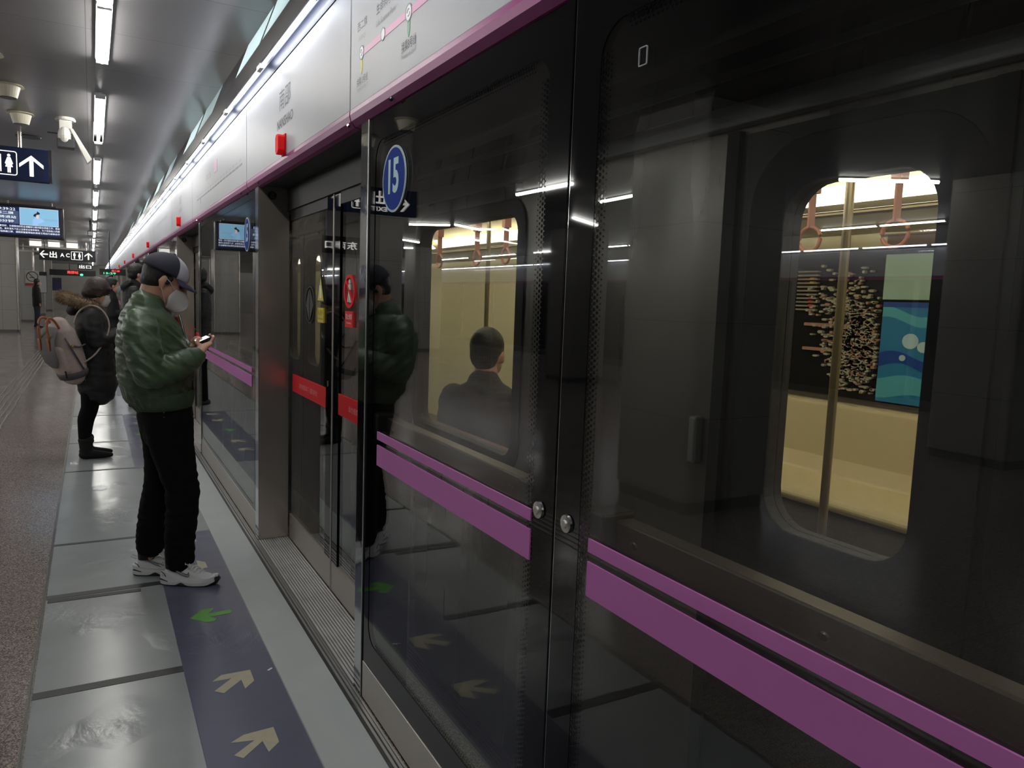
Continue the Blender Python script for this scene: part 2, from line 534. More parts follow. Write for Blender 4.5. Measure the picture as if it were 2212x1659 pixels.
flat('arrow_sticker', G1, 0.0034, GREEN, 'green arrow sticker on the blue strip in front of the white shoes', 'floor sticker')
def mirror_arrow(pts, yc): return [(x, 2 * yc - y) for x, y in pts][::-1]
flat('arrow_sticker', mirror_arrow(A1, 3.84), 0.0034, CREAM, 'cream arrow sticker partly hidden behind the black trousers', 'floor sticker')
flat('arrow_sticker', mirror_arrow(A2, 3.86), 0.0034, CREAM, 'farthest cream arrow sticker of the nearest blue strip, mostly behind the black trousers', 'floor sticker')
flat('paper_scrap', [(0.619, 3.136), (0.639, 3.152), (0.644, 3.145), (0.626, 3.13)], 0.0032, WHITEG, 'tiny white paper scrap lying on the edge of the blue strip', 'scrap')
for k in range(0, 3):
    sh = 5.28 + PER * k
    where = 'at the second glass door' if k == 0 else 'far down the platform'
    for nm, P, mm, c in (('cream arrow sticker', A2, CREAM, 'nearest of its strip'), ('cream arrow sticker', A1, CREAM, 'just before the green arrow'),
                         ('green arrow sticker', G1, GREEN, 'pointing away'),
                         ('cream arrow sticker', mirror_arrow(A1, 3.84), CREAM, 'beyond the green arrow'), ('cream arrow sticker', mirror_arrow(A2, 3.86), CREAM, 'last of its strip')):
        if k == 0:
            flat('arrow_sticker', [(x, y + sh) for x, y in P], 0.0034, mm, '%s on second blue strip, %s' % (nm, c), 'floor sticker')
        elif k == 1:
            flat('arrow_sticker', [(x, y + sh) for x, y in P], 0.0034, mm, '%s %s' % (nm, where), 'floor sticker', nm + 's far down the platform')

# raised guide lines for the blind
bm = BM()
for k in range(-2, 60):
    y0 = k * 1.0
    for j in range(5):
        x = -1.19 + j * 0.062 + (0.006 if (k % 2) else 0)
        box(bm, x, x + 0.018, y0 + 0.004, y0 + 0.996, 0.0, 0.005)
o = obj('guide_path', bm, mat('tactile_steel', C8(190, 186, 180), 0.35, 0.6)); tag(o, 'line of raised pale bars guiding the blind along the stone floor at left', 'guide path')

# ------------------------------------------------------------------ pillars
PIL = mat('pillar_cladding', C8(150, 147, 143), 0.28, noise_amt=0.03)
nt = PIL.node_tree
def add_joints(m, bw, rh, col, mcol):
    nt = m.node_tree; b = nt.nodes['Principled BSDF']
    tc = nt.nodes.new('ShaderNodeTexCoord'); sp = nt.nodes.new('ShaderNodeSeparateXYZ'); cb = nt.nodes.new('ShaderNodeCombineXYZ')
    nt.links.new(tc.outputs['Object'], sp.inputs[0]); nt.links.new(sp.outputs[0], cb.inputs[0]); nt.links.new(sp.outputs[2], cb.inputs[1])
    br = nt.nodes.new('ShaderNodeTexBrick'); br.offset = 0
    br.inputs['Scale'].default_value = 1; br.inputs['Mortar Size'].default_value = 0.003
    br.inputs['Brick Width'].default_value = bw; br.inputs['Row Height'].default_value = rh
    br.inputs['Color1'].default_value = (*col, 1); br.inputs['Color2'].default_value = (*col, 1); br.inputs['Mortar'].default_value = (*mcol, 1)
    nt.links.new(cb.outputs[0], br.inputs[0]); nt.links.new(br.outputs[0], b.inputs['Base Color'])
add_joints(PIL, 5, 0.75, C8(150, 147, 143), C8(80, 78, 76))
def make_pillar(x, y, label, group=None, strips=True):
    t = thing('pillar', label, 'pillar', (x, y, 0), group=group)
    bm = BM(); prism(bm, rrect(-0.45, 0.45, -0.45, 0.45, 0.05, 3), 'z', 0.1, ZC)
    obj('cladding', bm, PIL, t)
    bm = BM(); prism(bm, rrect(-0.43, 0.43, -0.43, 0.43, 0.04, 3), 'z', 0.0, 0.1)
    obj('plinth', bm, mat('plinth_grey', C8(96, 94, 92), 0.4), t)
    if strips:
        for sx in (-0.44, 0.44):
            bm = BM(); box(bm, sx - 0.018, sx + 0.018, -0.465, -0.43, 0.1, ZC); obj('corner_strip', bm, STEEL, t)
    return t
gp = 'stone clad pillars down the platform'
make_pillar(-2.58, 30.2, 'stone clad pillar at the left edge, in front of the man in a dark coat', gp)
for y in (38.7, 47.2, 55.7):
    make_pillar(-2.62, y, 'stone clad pillar beside the man in the dark coat' if y < 39 else 'stone clad pillar far down the platform', gp)
for y in (21.7, 13.2, 4.7, -3.5):
    make_pillar(-2.58, y, 'stone clad pillar seen mirrored in the glass screen', gp, strips=False)
for y in (-3.5, 4.7, 13.2, 21.7, 30.2, 38.7):
    make_pillar(-7.1, y, 'pillar of the far row, seen mirrored in the glass screen', 'pillars of the far row', strips=False)

# ------------------------------------------------------------------ ceiling tube lights
def make_light(label, group, bare=False):
    t = thing('ceiling_light', label, 'ceiling light', (0.094, 0, ZC), group=group)
    bm = BM(); tube(bm, [(0, 0.03, -0.005 if bare else -0.034), (0, 1.13, -0.005 if bare else -0.034)], 0.013, seg=8)
    obj('tube', bm, TUBE, t)
    bm = BM()
    if bare:
        for s in (-1, 1): box(bm, s * 0.044 - 0.003, s * 0.044 + 0.003, 0.0, 1.16, -0.004, 0.06)
    else:
        prism(bm, [(-0.042, 0.0), (-0.040, -0.016), (-0.034, -0.016), (0.0, -0.010), (0.034, -0.016), (0.040, -0.016), (0.042, 0.0)], 'y', 0.0, 1.16)
    obj('reflector', bm, LREF, t)
    for y in (0.004, 1.146):
        bm = BM(); box(bm, -0.036, 0.036, y, y + 0.012, -0.040 if not bare else -0.018, 0.004); obj('end_cap', bm, WHITEG, t)
    return t
LREF = mat('white_reflector', C8(240, 240, 238), 0.4)
L0 = make_light('x', None); LB = make_light('x', None, bare=True)
used = {0: False, 1: False}
def place_light(x, y, label, group, bare=False):
    src = LB if bare else L0
    key = 1 if bare else 0
    if not used[key]:
        used[key] = True; src.location = (x, y, ZC); src['label'] = label
        if group: src['group'] = group
        return src
    return dup(src, (x, y, ZC), label, group)
for k, p in enumerate(PAIRS):
    for j in range(2):
        y = p + j * 1.18
        if k == 2: lab, g = ('big bright ceiling tube light at the top edge' if j == 0 else 'big bright ceiling tube light just below the one cut by the top edge', None)
        elif k == 3: lab, g = (('second pair of ceiling tubes, nearer bare tube' if 0 else ('bright near tube of the second pair on the ceiling' if j == 0 else 'bare tube in an open slot behind the second ceiling light')), None)
        elif k == 4: lab, g = ('ceiling tube light of the third pair, %s half' % ('nearer' if j == 0 else 'farther'), None)
        elif k < 2: lab, g = ('ceiling tube light above the camera, out of the picture', 'ceiling tubes overhead')
        else: lab, g = ('ceiling tube light in the long row above the platform', 'ceiling tubes in the long row')
        place_light(0.094, y, lab, g, bare=(k == 3 and j == 1))
for k, p in enumerate(PAIRS):
    for j in range(2):
        place_light(-9.838, p + j * 1.18, 'ceiling tube light over the opposite platform edge', 'ceiling tubes over the far edge')
# slanting tubes over the middle of the platform
ZIG = [((-3.45, 9.44), (-3.5, 8.1)), ((-4.74, 9.2), (-4.66, 8.05)), ((-4.14, 7.6), (-5.2, 7.85)), ((-3.89, 14.7), (-4.56, 14.19)), ((-4.6, 14.0), (-5.5, 14.6)),
       ((-4.84, 18.35), (-5.9, 19.15)), ((-4.2, 24.0), (-5.2, 24.6)),
       ((-3.9, 29.2), (-4.9, 28.6)), ((-5.6, 11.2), (-6.6, 11.9)), ((-5.6, 5.8), (-6.5, 5.2)), ((-5.8, 16.6), (-6.8, 17.2)), ((-5.8, 22), (-6.8, 21.4))]
for a, b in ZIG:
    t = thing('hanging_light', 'slanting tube light over the middle of the platform, seen mirrored in the glass', 'ceiling light', (a[0], a[1], ZC), group='slanting tubes over the middle')
    d = (b[0] - a[0], b[1] - a[1])
    bm = BM(); tube(bm, [(0, 0, -0.03), (d[0], d[1], -0.03)], 0.02, seg=8); obj('tube', bm, TUBE, t)
    bm = BM(); L = math.hypot(*d); nx, ny = -d[1] / L * 0.03, d[0] / L * 0.03
    prism(bm, [(nx, ny), (-nx, -ny), (d[0] - nx, d[1] - ny), (d[0] + nx, d[1] + ny)], 'z', -0.012, 0.0); obj('housing', bm, WHITEG, t)

# loudspeakers, camera, dome
def ceiling_speaker(x, y, label):
    t = thing('ceiling_speaker', label, 'loudspeaker', (x, y, ZC))
    bm = BM(); loft(bm, [((0, 0, 0), 0.10, None), ((0, 0, -0.012), 0.112, None), ((0, 0, -0.016), 0.085, None), ((0, 0, -0.10), 0.062, None)], ref=(1, 0, 0), seg=24, round_caps=False)
    obj('horn', bm, mat('cream_plastic', C8(196, 190, 168), 0.45), t, smooth=False)
    bm = BM(); loft(bm, [((0, 0, -0.1), 0.06, None), ((0, 0, -0.104), 0.055, None)], ref=(1, 0, 0), seg=24, round_caps=False)
    obj('grille', bm, DGREY, t)
ceiling_speaker(-0.53, 8.35, 'cream cone shaped loudspeaker on the ceiling just above the hanging blue sign')
ceiling_speaker(-0.54, 7.25, 'cream cone shaped loudspeaker on the ceiling at the left edge, second from the top')
ceiling_speaker(-0.60, 6.35, 'cream ceiling loudspeaker barely showing at the left edge, nearest one')
t = thing('security_camera', 'white security camera on the ceiling with a slanting sun shield', 'camera', (-0.18, 8.3, ZC))
CW = mat('camera_white', C8(205, 203, 196), 0.4)
bm = BM(); loft(bm, [((0, 0, 0), 0.075, None), ((0, 0, -0.02), 0.085, None), ((0, 0, -0.03), 0.08, None)], ref=(1, 0, 0), seg=20, round_caps=False); obj('mount', bm, CW, t)
bm = BM(); box(bm, -0.05, 0.05, -0.05, 0.05, -0.15, -0.03); ball(bm, (-0.01, -0.03, -0.17), (0.055, 0.06, 0.085)); obj('bracket', bm, CW, t, bevel=0.004)
bm = BM(); box(bm, -0.07, 0.07, -0.07, 0.06, -0.28, -0.2); obj('lens_box', bm, DGREY, t, bevel=0.006)
bm = BM(); prism(bm, [(0.03, -0.1), (0.06, -0.1), (0.21, -0.36), (0.17, -0.4)], 'y', -0.06, 0.06); obj('sun_shield', bm, CW, t, bevel=0.005)
t = thing('security_camera', 'small dark box camera on the ceiling far behind the information screen', 'camera', (0.0, 20.5, ZC))
bm = BM(); box(bm, -0.06, 0.06, -0.1, 0.1, -0.36, -0.24); box(bm, -0.02, 0.02, -0.02, 0.02, -0.24, 0); obj('body', bm, DGREY, t); bm = BM(); box(bm, -0.045, 0.045, -0.11, -0.1, -0.345, -0.26); obj('lens', bm, WHITEG, t)
bm = BM(); loft(bm, [((-0.55, 9.6, ZC), 0.12, None), ((-0.55, 9.6, ZC - 0.008), 0.115, None)], ref=(1, 0, 0), seg=24, round_caps=False)
tag(obj('ceiling_vent', bm, DGREY), 'flat round dark vent on the ceiling above the blue sign', 'vent')
bm = BM(); box(bm, -0.36, -0.24, 9.15, 9.19, ZC - 0.006, ZC)
tag(obj('ceiling_slot', bm, BLACK), 'short narrow black slot in the ceiling left of the security camera', 'slot')

# ------------------------------------------------------------------ hanging direction sign
SIGNB = mat('sign_navy', C8(12, 25, 60), 0.6, spec=0.25)
SLIT = emis('sign_lit_white', (1.0, 0.96, 0.9), 1.05)
def man_icon(bm, cx, z0, z1, lady=False, y=-0.002, s=1.0):
    h = z1 - z0
    def P(pts): prism(bm, [(cx + a * h * 0.38 * s, z0 + b * h) for a, b in pts], 'y', y, y - 0.002)
    circ = [(0.2 * math.cos(k * PI / 8), 0.92 + 0.075 * math.sin(k * PI / 8)) for k in range(16)]
    P(circ)
    if lady: P([(-0.2, 0.82), (0.2, 0.82), (0.5, 0.48), (0.38, 0.45), (0.2, 0.64), (0.46, 0.3), (0.2, 0.3), (0.2, 0), (0.03, 0), (0.03, 0.3), (-0.03, 0.3), (-0.03, 0), (-0.2, 0), (-0.2, 0.3), (-0.46, 0.3), (-0.2, 0.64), (-0.38, 0.45), (-0.5, 0.48)])
    else: P([(-0.4, 0.82), (0.4, 0.82), (0.4, 0.45), (0.28, 0.45), (0.28, 0.7), (0.22, 0.7), (0.22, 0), (0.03, 0), (0.03, 0.42), (-0.03, 0.42), (-0.03, 0), (-0.22, 0), (-0.22, 0.7), (-0.28, 0.7), (-0.28, 0.45), (-0.4, 0.45)])
def arrow_up(bm, cx, cz, s, y=-0.002, rot=0):
    c, sn = math.cos(rot), math.sin(rot)
    def T(pts): prism(bm, [(cx + (a * c - b * sn) * s, cz + (a * sn + b * c) * s) for a, b in pts], 'y', y, y - 0.002)
    T([(0, 1.0), (1.0, 0.15), (1.0, -0.2), (0, 0.66), (-1.0, -0.2), (-1.0, 0.15)])
    T([(-0.17, 0.7), (0.17, 0.7), (0.17, -1.0), (-0.17, -1.0)])
t = thing('hanging_sign', 'navy hanging sign with toilet symbols and a white arrow pointing up', 'sign', (-0.36, 9.3, 0))
W0 = -1.52
bm = BM(); box(bm, W0, 0, 0, 0.09, 2.655, 2.985); obj('panel', bm, SIGNB, t, bevel=0.004)
bm = BM(); box(bm, 0.0, 0.025, 0.0, 0.09, 2.66, 2.99); box(bm, W0 - 0.025, W0, 0, 0.09, 2.66, 2.99); obj('end_plate', bm, CHROME, t)
bm = BM()
for x in (-0.25, W0 + 0.3): tube(bm, [(x, 0.045, 2.985), (x, 0.045, ZC)], 0.02, seg=10)
obj('hanging_rod', bm, STEEL, t)
bm = BM(); arrow_up(bm, -0.153, 2.81, 0.105, -0.001); obj('arrow', bm, SLIT, t)
bm = BM()
ring(bm, rrect(-0.56, -0.275, 2.70, 2.94, 0.025), rrect(-0.552, -0.283, 2.708, 2.932, 0.018), 'y', -0.001, -0.003)
man_icon(bm, -0.345, 2.725, 2.91, True, -0.001); man_icon(bm, -0.485, 2.725, 2.91, False, -0.001)
box(bm, -0.42, -0.41, -0.003, -0.001, 2.73, 2.9); obj('toilet_symbol', bm, SLIT, t)
text('出', 0.17, SLIT, (-1.02, -0.002, 2.86), '-y', t, 'lettering', bold=0.02)
text('EXIT', 0.055, SLIT, (-1.02, -0.002, 2.72), '-y', t, 'lettering', width=0.2, bold=0.02)
bm = BM(); arrow_up(bm, -1.32, 2.81, 0.1, -0.001, PI / 2); obj('arrow', bm, SLIT, t)

def far_sign(x, y, z, w_, h, label, strs, side='-y'):
    t = thing('hanging_sign', label, 'sign', (x, y, z))
    bm = BM(); box(bm, 0, w_, 0, 0.08, -h / 2, h / 2); obj('panel', bm, mat('sign_dark', C8(24, 26, 32), 0.4), t)
    bm = BM()
    for a in (0.15, w_ - 0.15): tube(bm, [(a, 0.04, h / 2), (a, 0.04, ZC - z)], 0.015, seg=6)
    obj('hanging_rod', bm, DGREY, t)
    for s, cx, sz, wd in strs:
        if s == 'UP': bm = BM(); arrow_up(bm, cx, 0, sz, -0.001); obj('arrow', bm, SLIT, t)
        elif s == 'LEFT': bm = BM(); arrow_up(bm, cx, 0, sz, -0.001, PI / 2); obj('arrow', bm, SLIT, t)
        elif s == 'WC':
            bm = BM(); ring(bm, rrect(cx - 0.16, cx + 0.16, -0.13, 0.13, 0.02), rrect(cx - 0.148, cx + 0.148, -0.118, 0.118, 0.014), 'y', -0.001, -0.003)
            man_icon(bm, cx - 0.07, -0.1, 0.1, False, -0.001); man_icon(bm, cx + 0.07, -0.1, 0.1, True, -0.001); obj('toilet_symbol', bm, SLIT, t)
        else: text(s, sz, SLIT, (cx, -0.002, 0), '-y', t, 'lettering', width=wd, bold=0.015)
far_sign(-1.42, 28.0, 2.575, 1.55, 0.36, 'dark hanging sign with a left arrow, exit letters and toilet symbol far down the platform',
         [('LEFT', 0.13, 0.11, None), ('出', 0.38, 0.2, 0.2), ('A C', 0.70, 0.12, 0.26), ('WC', 1.03, 0, None), ('UP', 1.35, 0.11, None)])
far_sign(-0.45, 33.0, 2.35, 0.5, 0.22, 'small dark hanging sign with white characters below the far toilet sign', [('出口', 0.25, 0.13, 0.4)])
far_sign(-3.9, 15.0, 2.62, 2.2, 0.34, 'long dark exit sign B C over mid platform, seen mirrored in the glass', [('B 西北口  C 东南口', 1.1, 0.16, 1.9)])

# ------------------------------------------------------------------ information screens
def info_screen(x, y, label):
    t = thing('information_screen', label, 'screen', (x, y, 0))
    Wd = 1.18
    bm = BM(); box(bm, -Wd, 0, 0, 0.14, 2.47, 3.06); obj('housing', bm, mat('screen_black', C8(20, 20, 24), 0.35), t, bevel=0.01)
    bm = BM()
    box(bm, -Wd + 0.15, -0.12, 0.03, 0.11, 3.06, 3.09)
    for a in (-Wd + 0.28, -0.2): tube(bm, [(a, 0.07, 3.07), (a, 0.07, ZC)], 0.025, seg=8)
    obj('mount', bm, DGREY, t)
    bm = BM(); box(bm, -Wd + 0.03, -0.06, -0.003, 0, 2.52, 3.03); obj('display', bm, emis('display_navy', C8(12, 22, 62), 0.8), t)
    bm = BM(); box(bm, -0.70, -0.09, -0.006, -0.003, 2.71, 3.02, 0); ring(bm, R4(-0.705, -0.085, 2.705, 3.025), R4(-0.70, -0.09, 2.71, 3.02), 'y', -0.006, -0.0065, 1)
    # sea and sky of the picture with a woman in pale blue
    pic = obj('picture', bm, None, t, mats=[emis('picture_sea', C8(128, 178, 208), 0.75), emis('picture_edge', C8(215, 220, 230), 0.8)])
    bm = BM()
    prism(bm, [(-0.5, 2.712), (-0.5, 2.80), (-0.47, 2.85), (-0.42, 2.86), (-0.36, 2.84), (-0.31, 2.80), (-0.36, 2.77), (-0.41, 2.75), (-0.42, 2.712)], 'y', -0.0075, -0.006, 0)
    prism(bm, [(-0.45, 2.86), (-0.43, 2.90), (-0.405, 2.91), (-0.395, 2.87), (-0.41, 2.83)], 'y', -0.0085, -0.0075, 1)
    prism(bm, [(-0.49, 2.88), (-0.475, 2.92), (-0.44, 2.935), (-0.42, 2.975), (-0.38, 2.94), (-0.39, 2.92), (-0.44, 2.91), (-0.45, 2.87)], 'y', -0.0088, -0.0076, 2)
    box(bm, -0.33, -0.1, -0.0072, -0.006, 2.835, 2.838, 3); box(bm, -0.33, -0.1, -0.0072, -0.006, 2.815, 2.817, 3)
    obj('pictured_figure', bm, None, t, mats=[emis('pic_dress', C8(150, 190, 235), 0.7), emis('pic_skin', C8(226, 196, 190), 0.7), emis('pic_hair', C8(30, 24, 34), 0.5), emis('pic_line', C8(95, 140, 165), 0.6)])
    dw = emis('display_white', (0.9, 0.94, 1.0), 0.95)
    text('09:39:22', 0.045, dw, (-0.92, -0.004, 2.985), '-y', t, 'lettering', width=0.3)
    bm = BM(); box(bm, -Wd + 0.05, -0.72, -0.005, -0.003, 2.72, 2.955); obj('info_box', bm, emis('display_slate', C8(70, 88, 120), 0.6), t)
    text('西二旗', 0.05, dw, (-0.93, -0.006, 2.915), '-y', t, 'lettering', width=0.26)
    text('即将进站', 0.05, dw, (-0.93, -0.006, 2.84), '-y', t, 'lettering', width=0.34)
    text('10分钟', 0.05, dw, (-0.93, -0.006, 2.765), '-y', t, 'lettering', width=0.26)
    for k, s in enumerate(('各位乘客您好，为保障您的安全请戴好口罩并配合测温工作，感谢', '您的配合，乘车请先下后上注意安全有序乘车，为了您和他人的健', '康请全程佩戴口罩，请照顾需要帮助的乘客文明出行谢谢合作')):
        text(s, 0.037, dw, (-0.6, -0.005, 2.675 - 0.052 * k), '-y', t, 'lettering', width=1.06)
    bm = BM(); box(bm, -0.05, -0.01, -0.004, 0.0, 2.48, 3.05); obj('side_panel', bm, DGREY, t)
    nest(t, 'display', ('picture', 'info_box', 'lettering', 'pictured_figure'))
    return t
info_screen(-0.44, 16.9, 'black information screen at left showing a picture of a figure in blue beside white text')

# LED displays, far end
RED = emis('led_red', (1.0, 0.05, 0.04), 2.2); GRN = emis('led_green', (0.05, 0.9, 0.3), 2.0)
t = thing('led_display', 'small far display with glowing red characters hanging near the end wall', 'display', (-1.0, 46, 0))
bm = BM(); box(bm, -0.9, 1.2, 0, 0.15, 2.15, 2.45); obj('housing', bm, BLACK, t)
bm = BM(); tube(bm, [(0, 0.07, 2.45), (0, 0.07, ZC)], 0.02, seg=6); obj('hanging_rod', bm, BLACK, t)
text('南邵站', 0.15, RED, (0.15, -0.003, 2.33), '-y', t, 'lettering', width=0.5)
bm = BM(); disc_pts = [(0.55 + 0.08 * math.cos(k * PI / 4), 2.22 + 0.06 * math.sin(k * PI / 4)) for k in range(8)]; prism(bm, disc_pts, 'y', -0.004, -0.001); obj('green_light', bm, GRN, t)
t = thing('led_display', 'far display with red and green lights above the dark heads near the doors', 'display', (0.35, 24, 0))
bm = BM(); box(bm, -0.15, 0.5, 0, 0.1, 1.95, 2.12); obj('housing', bm, BLACK, t)
bm = BM(); tube(bm, [(0.1, 0.05, 2.12), (0.1, 0.05, ZC)], 0.015, seg=6); obj('hanging_rod', bm, BLACK, t)
text('15:29', 0.05, GRN, (0.1, -0.003, 2.0), '-y', t, 'lettering', width=0.3); text('西二旗', 0.05, RED, (0.25, -0.003, 2.07), '-y', t, 'lettering', width=0.2)

# no smoking notice, posters at left
t = thing('wall_notice', 'pale notice with a round no smoking symbol above a red bar on the pillar', 'notice', (-2.05 - 0.13, 38.2, 0))
bm = BM(); box(bm, -0.28, 0.22, 0, 0.02, 1.55, 2.2); obj('board', bm, mat('notice_white', C8(185, 180, 174), 0.5), t)
bm = BM(); ring(bm, [(-0.03 + 0.22 * math.cos(k * PI / 12), 1.95 + 0.22 * math.sin(k * PI / 12)) for k in range(24)], [(-0.03 + 0.19 * math.cos(k * PI / 12), 1.95 + 0.19 * math.sin(k * PI / 12)) for k in range(24)], 'y', -0.004, -0.001)
prism(bm, [(-0.17, 2.09), (-0.15, 2.11), (0.11, 1.81), (0.09, 1.79)], 'y', -0.004, -0.001); box(bm, -0.13, 0.05, -0.003, -0.001, 1.9, 1.93); obj('no_smoking_symbol', bm, BLACK, t)
bm = BM(); box(bm, -0.28, 0.22, -0.003, 0, 1.56, 1.67); obj('red_bar', bm, mat('notice_red', C8(150, 40, 40), 0.5), t)
for x, y, z0, z1, c, lab in ((-2.0, 46.7, 1.2, 2.3, C8(205, 205, 205), 'tall white framed poster on a far pillar'), (-1.6, 55.2, 1.3, 2.1, C8(40, 38, 80), 'dark blue narrow banner on a far pillar near the end wall')):
    t = thing('poster_board', lab, 'poster', (x - 0.3, y, 0))
    bm = BM(); box(bm, -0.25, 0.25, 0, 0.04, z0, z1); obj('frame', bm, DGREY, t)
    bm = BM(); box(bm, -0.23, 0.23, -0.004, 0, z0 + 0.02, z1 - 0.2); obj('sheet', bm, mat('sheet%.2f' % x, c, 0.5), t)
# lamp boxes hanging across the far platform
for k, y in enumerate((31, 35, 40)):
    t = thing('overhead_beam', 'metal crossbeam with pale light boxes under the far ceiling, %s' % ('nearest of three' if k == 0 else 'middle of three' if k == 1 else 'farthest of three'), 'beam', (-1.0, y, 0))
    bm = BM(); box(bm, -1.5, 0.85, 0, 0.1, 2.88, 2.94); 
    for a in (-1.3, 0.85): tube(bm, [(a, 0.05, 2.94), (a, 0.05, ZC)], 0.02, seg=6)
    obj('beam', bm, STEELD, t)
    for j in range(3):
        bm = BM(); box(bm, -0.85 + j * 0.55, -0.5 + j * 0.55, 0.1, 0.2, 2.92, 3.12); obj('light_box', bm, emis('soft_lamp_box', (1, 0.97, 0.9), 0.7), t)
t = thing('bench', 'corner of a dark low bench at the left edge', 'bench', (-2.3, 15.4, 0))
bm = BM(); box(bm, -1.2, 0.58, -0.25, 0.25, 0.42, 0.46); obj('seat', bm, DGREY, t, bevel=0.01)
for a in (-1.0, 0.5):
    bm = BM(); box(bm, a - 0.03, a + 0.03, -0.22, 0.22, 0, 0.42); obj('leg', bm, mat('wood_brown', C8(110, 90, 70), 0.5), t)

# ================================================================== PLATFORM SCREEN
RAILM = mat('pale_metal_rail', C8(190, 190, 190), 0.3, 0.9)
bm = BM()
box(bm, 0.868, 0.878, YN, YF, 0, 0.006)
box(bm, 0.883, 0.893, YN, YF, 0, 0.009)
box(bm, 0.897, 0.905, YN, YF, 0, 0.007)
o = obj('trim_5', bm, RAILM); tag(o, kind='structure')
bm = BM(); box(bm, 0.855, 0.905, YN, YF, 0, 0.0035); o = obj('trim_6', bm, BLACK); tag(o, kind='structure')
# header zone behind the fascia and soffit over the doors
bm = BM(); box(bm, 0.935, 1.2, YN, YF, 2.262, ZC); o = obj('trim_7', bm, DGREY); tag(o, kind='structure')
bm = BM(); box(bm, 1.085, 1.15, YN, YF, 2.12, 2.262); o = obj('trim_8', bm, BLACK); tag(o, kind='structure')

# light trough under the ceiling
bm = BM()
prof = [(0.822, 2.828), (0.816, 2.832), (0.816, 2.93), (0.896, ZC), (0.935, ZC), (0.935, 2.79), (0.885, 2.79), (0.868, 2.845), (0.845, 2.865), (0.828, 2.845)]
prism(bm, prof, 'y', YN, YF)
o = obj('trim_9', bm, mat('trough_metal', C8(112, 110, 112), 0.22, 0.9, bump=0.06, bscale=4)); tag(o, kind='structure')
bm = BM(); prism(bm, [(0.8845, 2.7895), (0.8675, 2.8445), (0.8445, 2.8645), (0.8300, 2.8645), (0.8300, 2.862), (0.8435, 2.862), (0.8655, 2.842), (0.882, 2.787)], 'y', YN, YF)
o = obj('trim_10', bm, mat('trough_lining', C8(44, 50, 72), 0.4, 0.1)); tag(o, kind='structure')
# pale blue reflections painted in strips along the sloping top of the trough
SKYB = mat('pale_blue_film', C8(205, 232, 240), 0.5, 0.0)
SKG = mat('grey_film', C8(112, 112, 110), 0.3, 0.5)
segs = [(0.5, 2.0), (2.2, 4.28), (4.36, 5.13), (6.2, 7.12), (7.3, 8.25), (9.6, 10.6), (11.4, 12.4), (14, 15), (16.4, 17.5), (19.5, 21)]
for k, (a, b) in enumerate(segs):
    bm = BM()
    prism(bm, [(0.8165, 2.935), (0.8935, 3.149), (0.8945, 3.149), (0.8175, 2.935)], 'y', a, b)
    lab = {1: 'long pale blue painted reflection above the light trough, meeting the top edge of the picture', 2: 'pale blue painted reflection above the trough, just beyond the one at the top edge'}.get(k)
    tag(obj('blue_strip', bm, SKYB), lab or 'pale blue painted reflection along the top of the fascia light trough, farther along', 'strip', None if lab else 'pale blue painted reflections farther along')
SEAMB = (3.135,)

# fluorescent tubes washing the fascia
def make_strip():
    t = thing('fascia_light', 'x', 'tube light', (0.826, 0, 2.815))
    bm = BM(); tube(bm, [(0, 0.05, 0), (0, 1.13, 0)], 0.008, seg=8); obj('tube', bm, STRIPL, t)
    bm = BM(); box(bm, -0.010, 0.010, -0.05, 0.05, -0.008, 0.02); obj('tube_holder', bm, WHITEG, t)
    return t
FL = make_strip(); ys = [4.39 - 1.2 * k for k in range(6, -1, -1)]
ys = [4.39 + 1.2 * k for k in range(-6, 46)]
for k, y in enumerate(ys):
    q = k - 6
    lab, g = 'thin bright tube light in the trough above the station fascia, receding', 'fascia tubes receding'
    if q == -1: lab, g = 'long bright tube light in the trough touching the top edge, above the NANSHAO lettering', None
    if q == 0: lab, g = 'bright tube light in the trough just beyond the one at the top edge', None
    if k == 0: o = FL; o.location = (0.826, y, 2.815); o['label'] = lab; o['group'] = g
    else: o = dup(FL, (0.826, y, 2.815), lab, g)
    if g is None and 'group' in o: del o['group']

# ------------------------------------------------------------------ fascia panels
XF = 0.885
def fascia(y0, y1, label, group=None):
    t = thing('platform_fascia', label, 'fascia', (0, y0, 0), group=group)
    L = y1 - y0
    bm = BM(); prism(bm, [(XF, 2.312), (XF, 2.785), (XF + 0.045, 2.785), (XF + 0.045, 2.312)], 'y', 0.006, L - 0.006)
    obj('white_face', bm, WHITEP, t, bevel=0.002)
    bm = BM(); prism(bm, [(XF, 2.312), (XF + 0.045, 2.312), (XF + 0.045, 2.250), (XF + 0.022, 2.253), (XF + 0.004, 2.272), (XF - 0.001, 2.295)], 'y', 0.006, L - 0.006)
    obj('purple_lip', bm, PURP, t)
    return t
def screws(t, y0, ys):
    for y in ys:
        bm = BM(); loft(bm, [((XF + 0.008, y - y0, 2.266), 0.008, None), ((XF + 0.002, y - y0, 2.261), 0.006, None)], seg=10, round_caps=False)
        obj('lock_cap', bm, CHROME, t)
f0 = fascia(-1.2, 2.925, 'white fascia panel with the pink line map, nearest and cut by the top edge')
screws(f0, -1.2, (2.48, 0.6))
f1 = fascia(2.925, 5.15, 'white fascia panel with the NANSHAO lettering')
screws(f1, 2.925, (2.965, 4.81))
f2 = fascia(5.15, 8.14, 'white fascia panel with small faded line map beyond the NANSHAO panel')
screws(f2, 5.15, (5.4, 7.8))
f3 = fascia(8.14, 10.36, 'white fascia panel with small station lettering and a red box, third door along')
def P_(t, y): return y - t.location.y
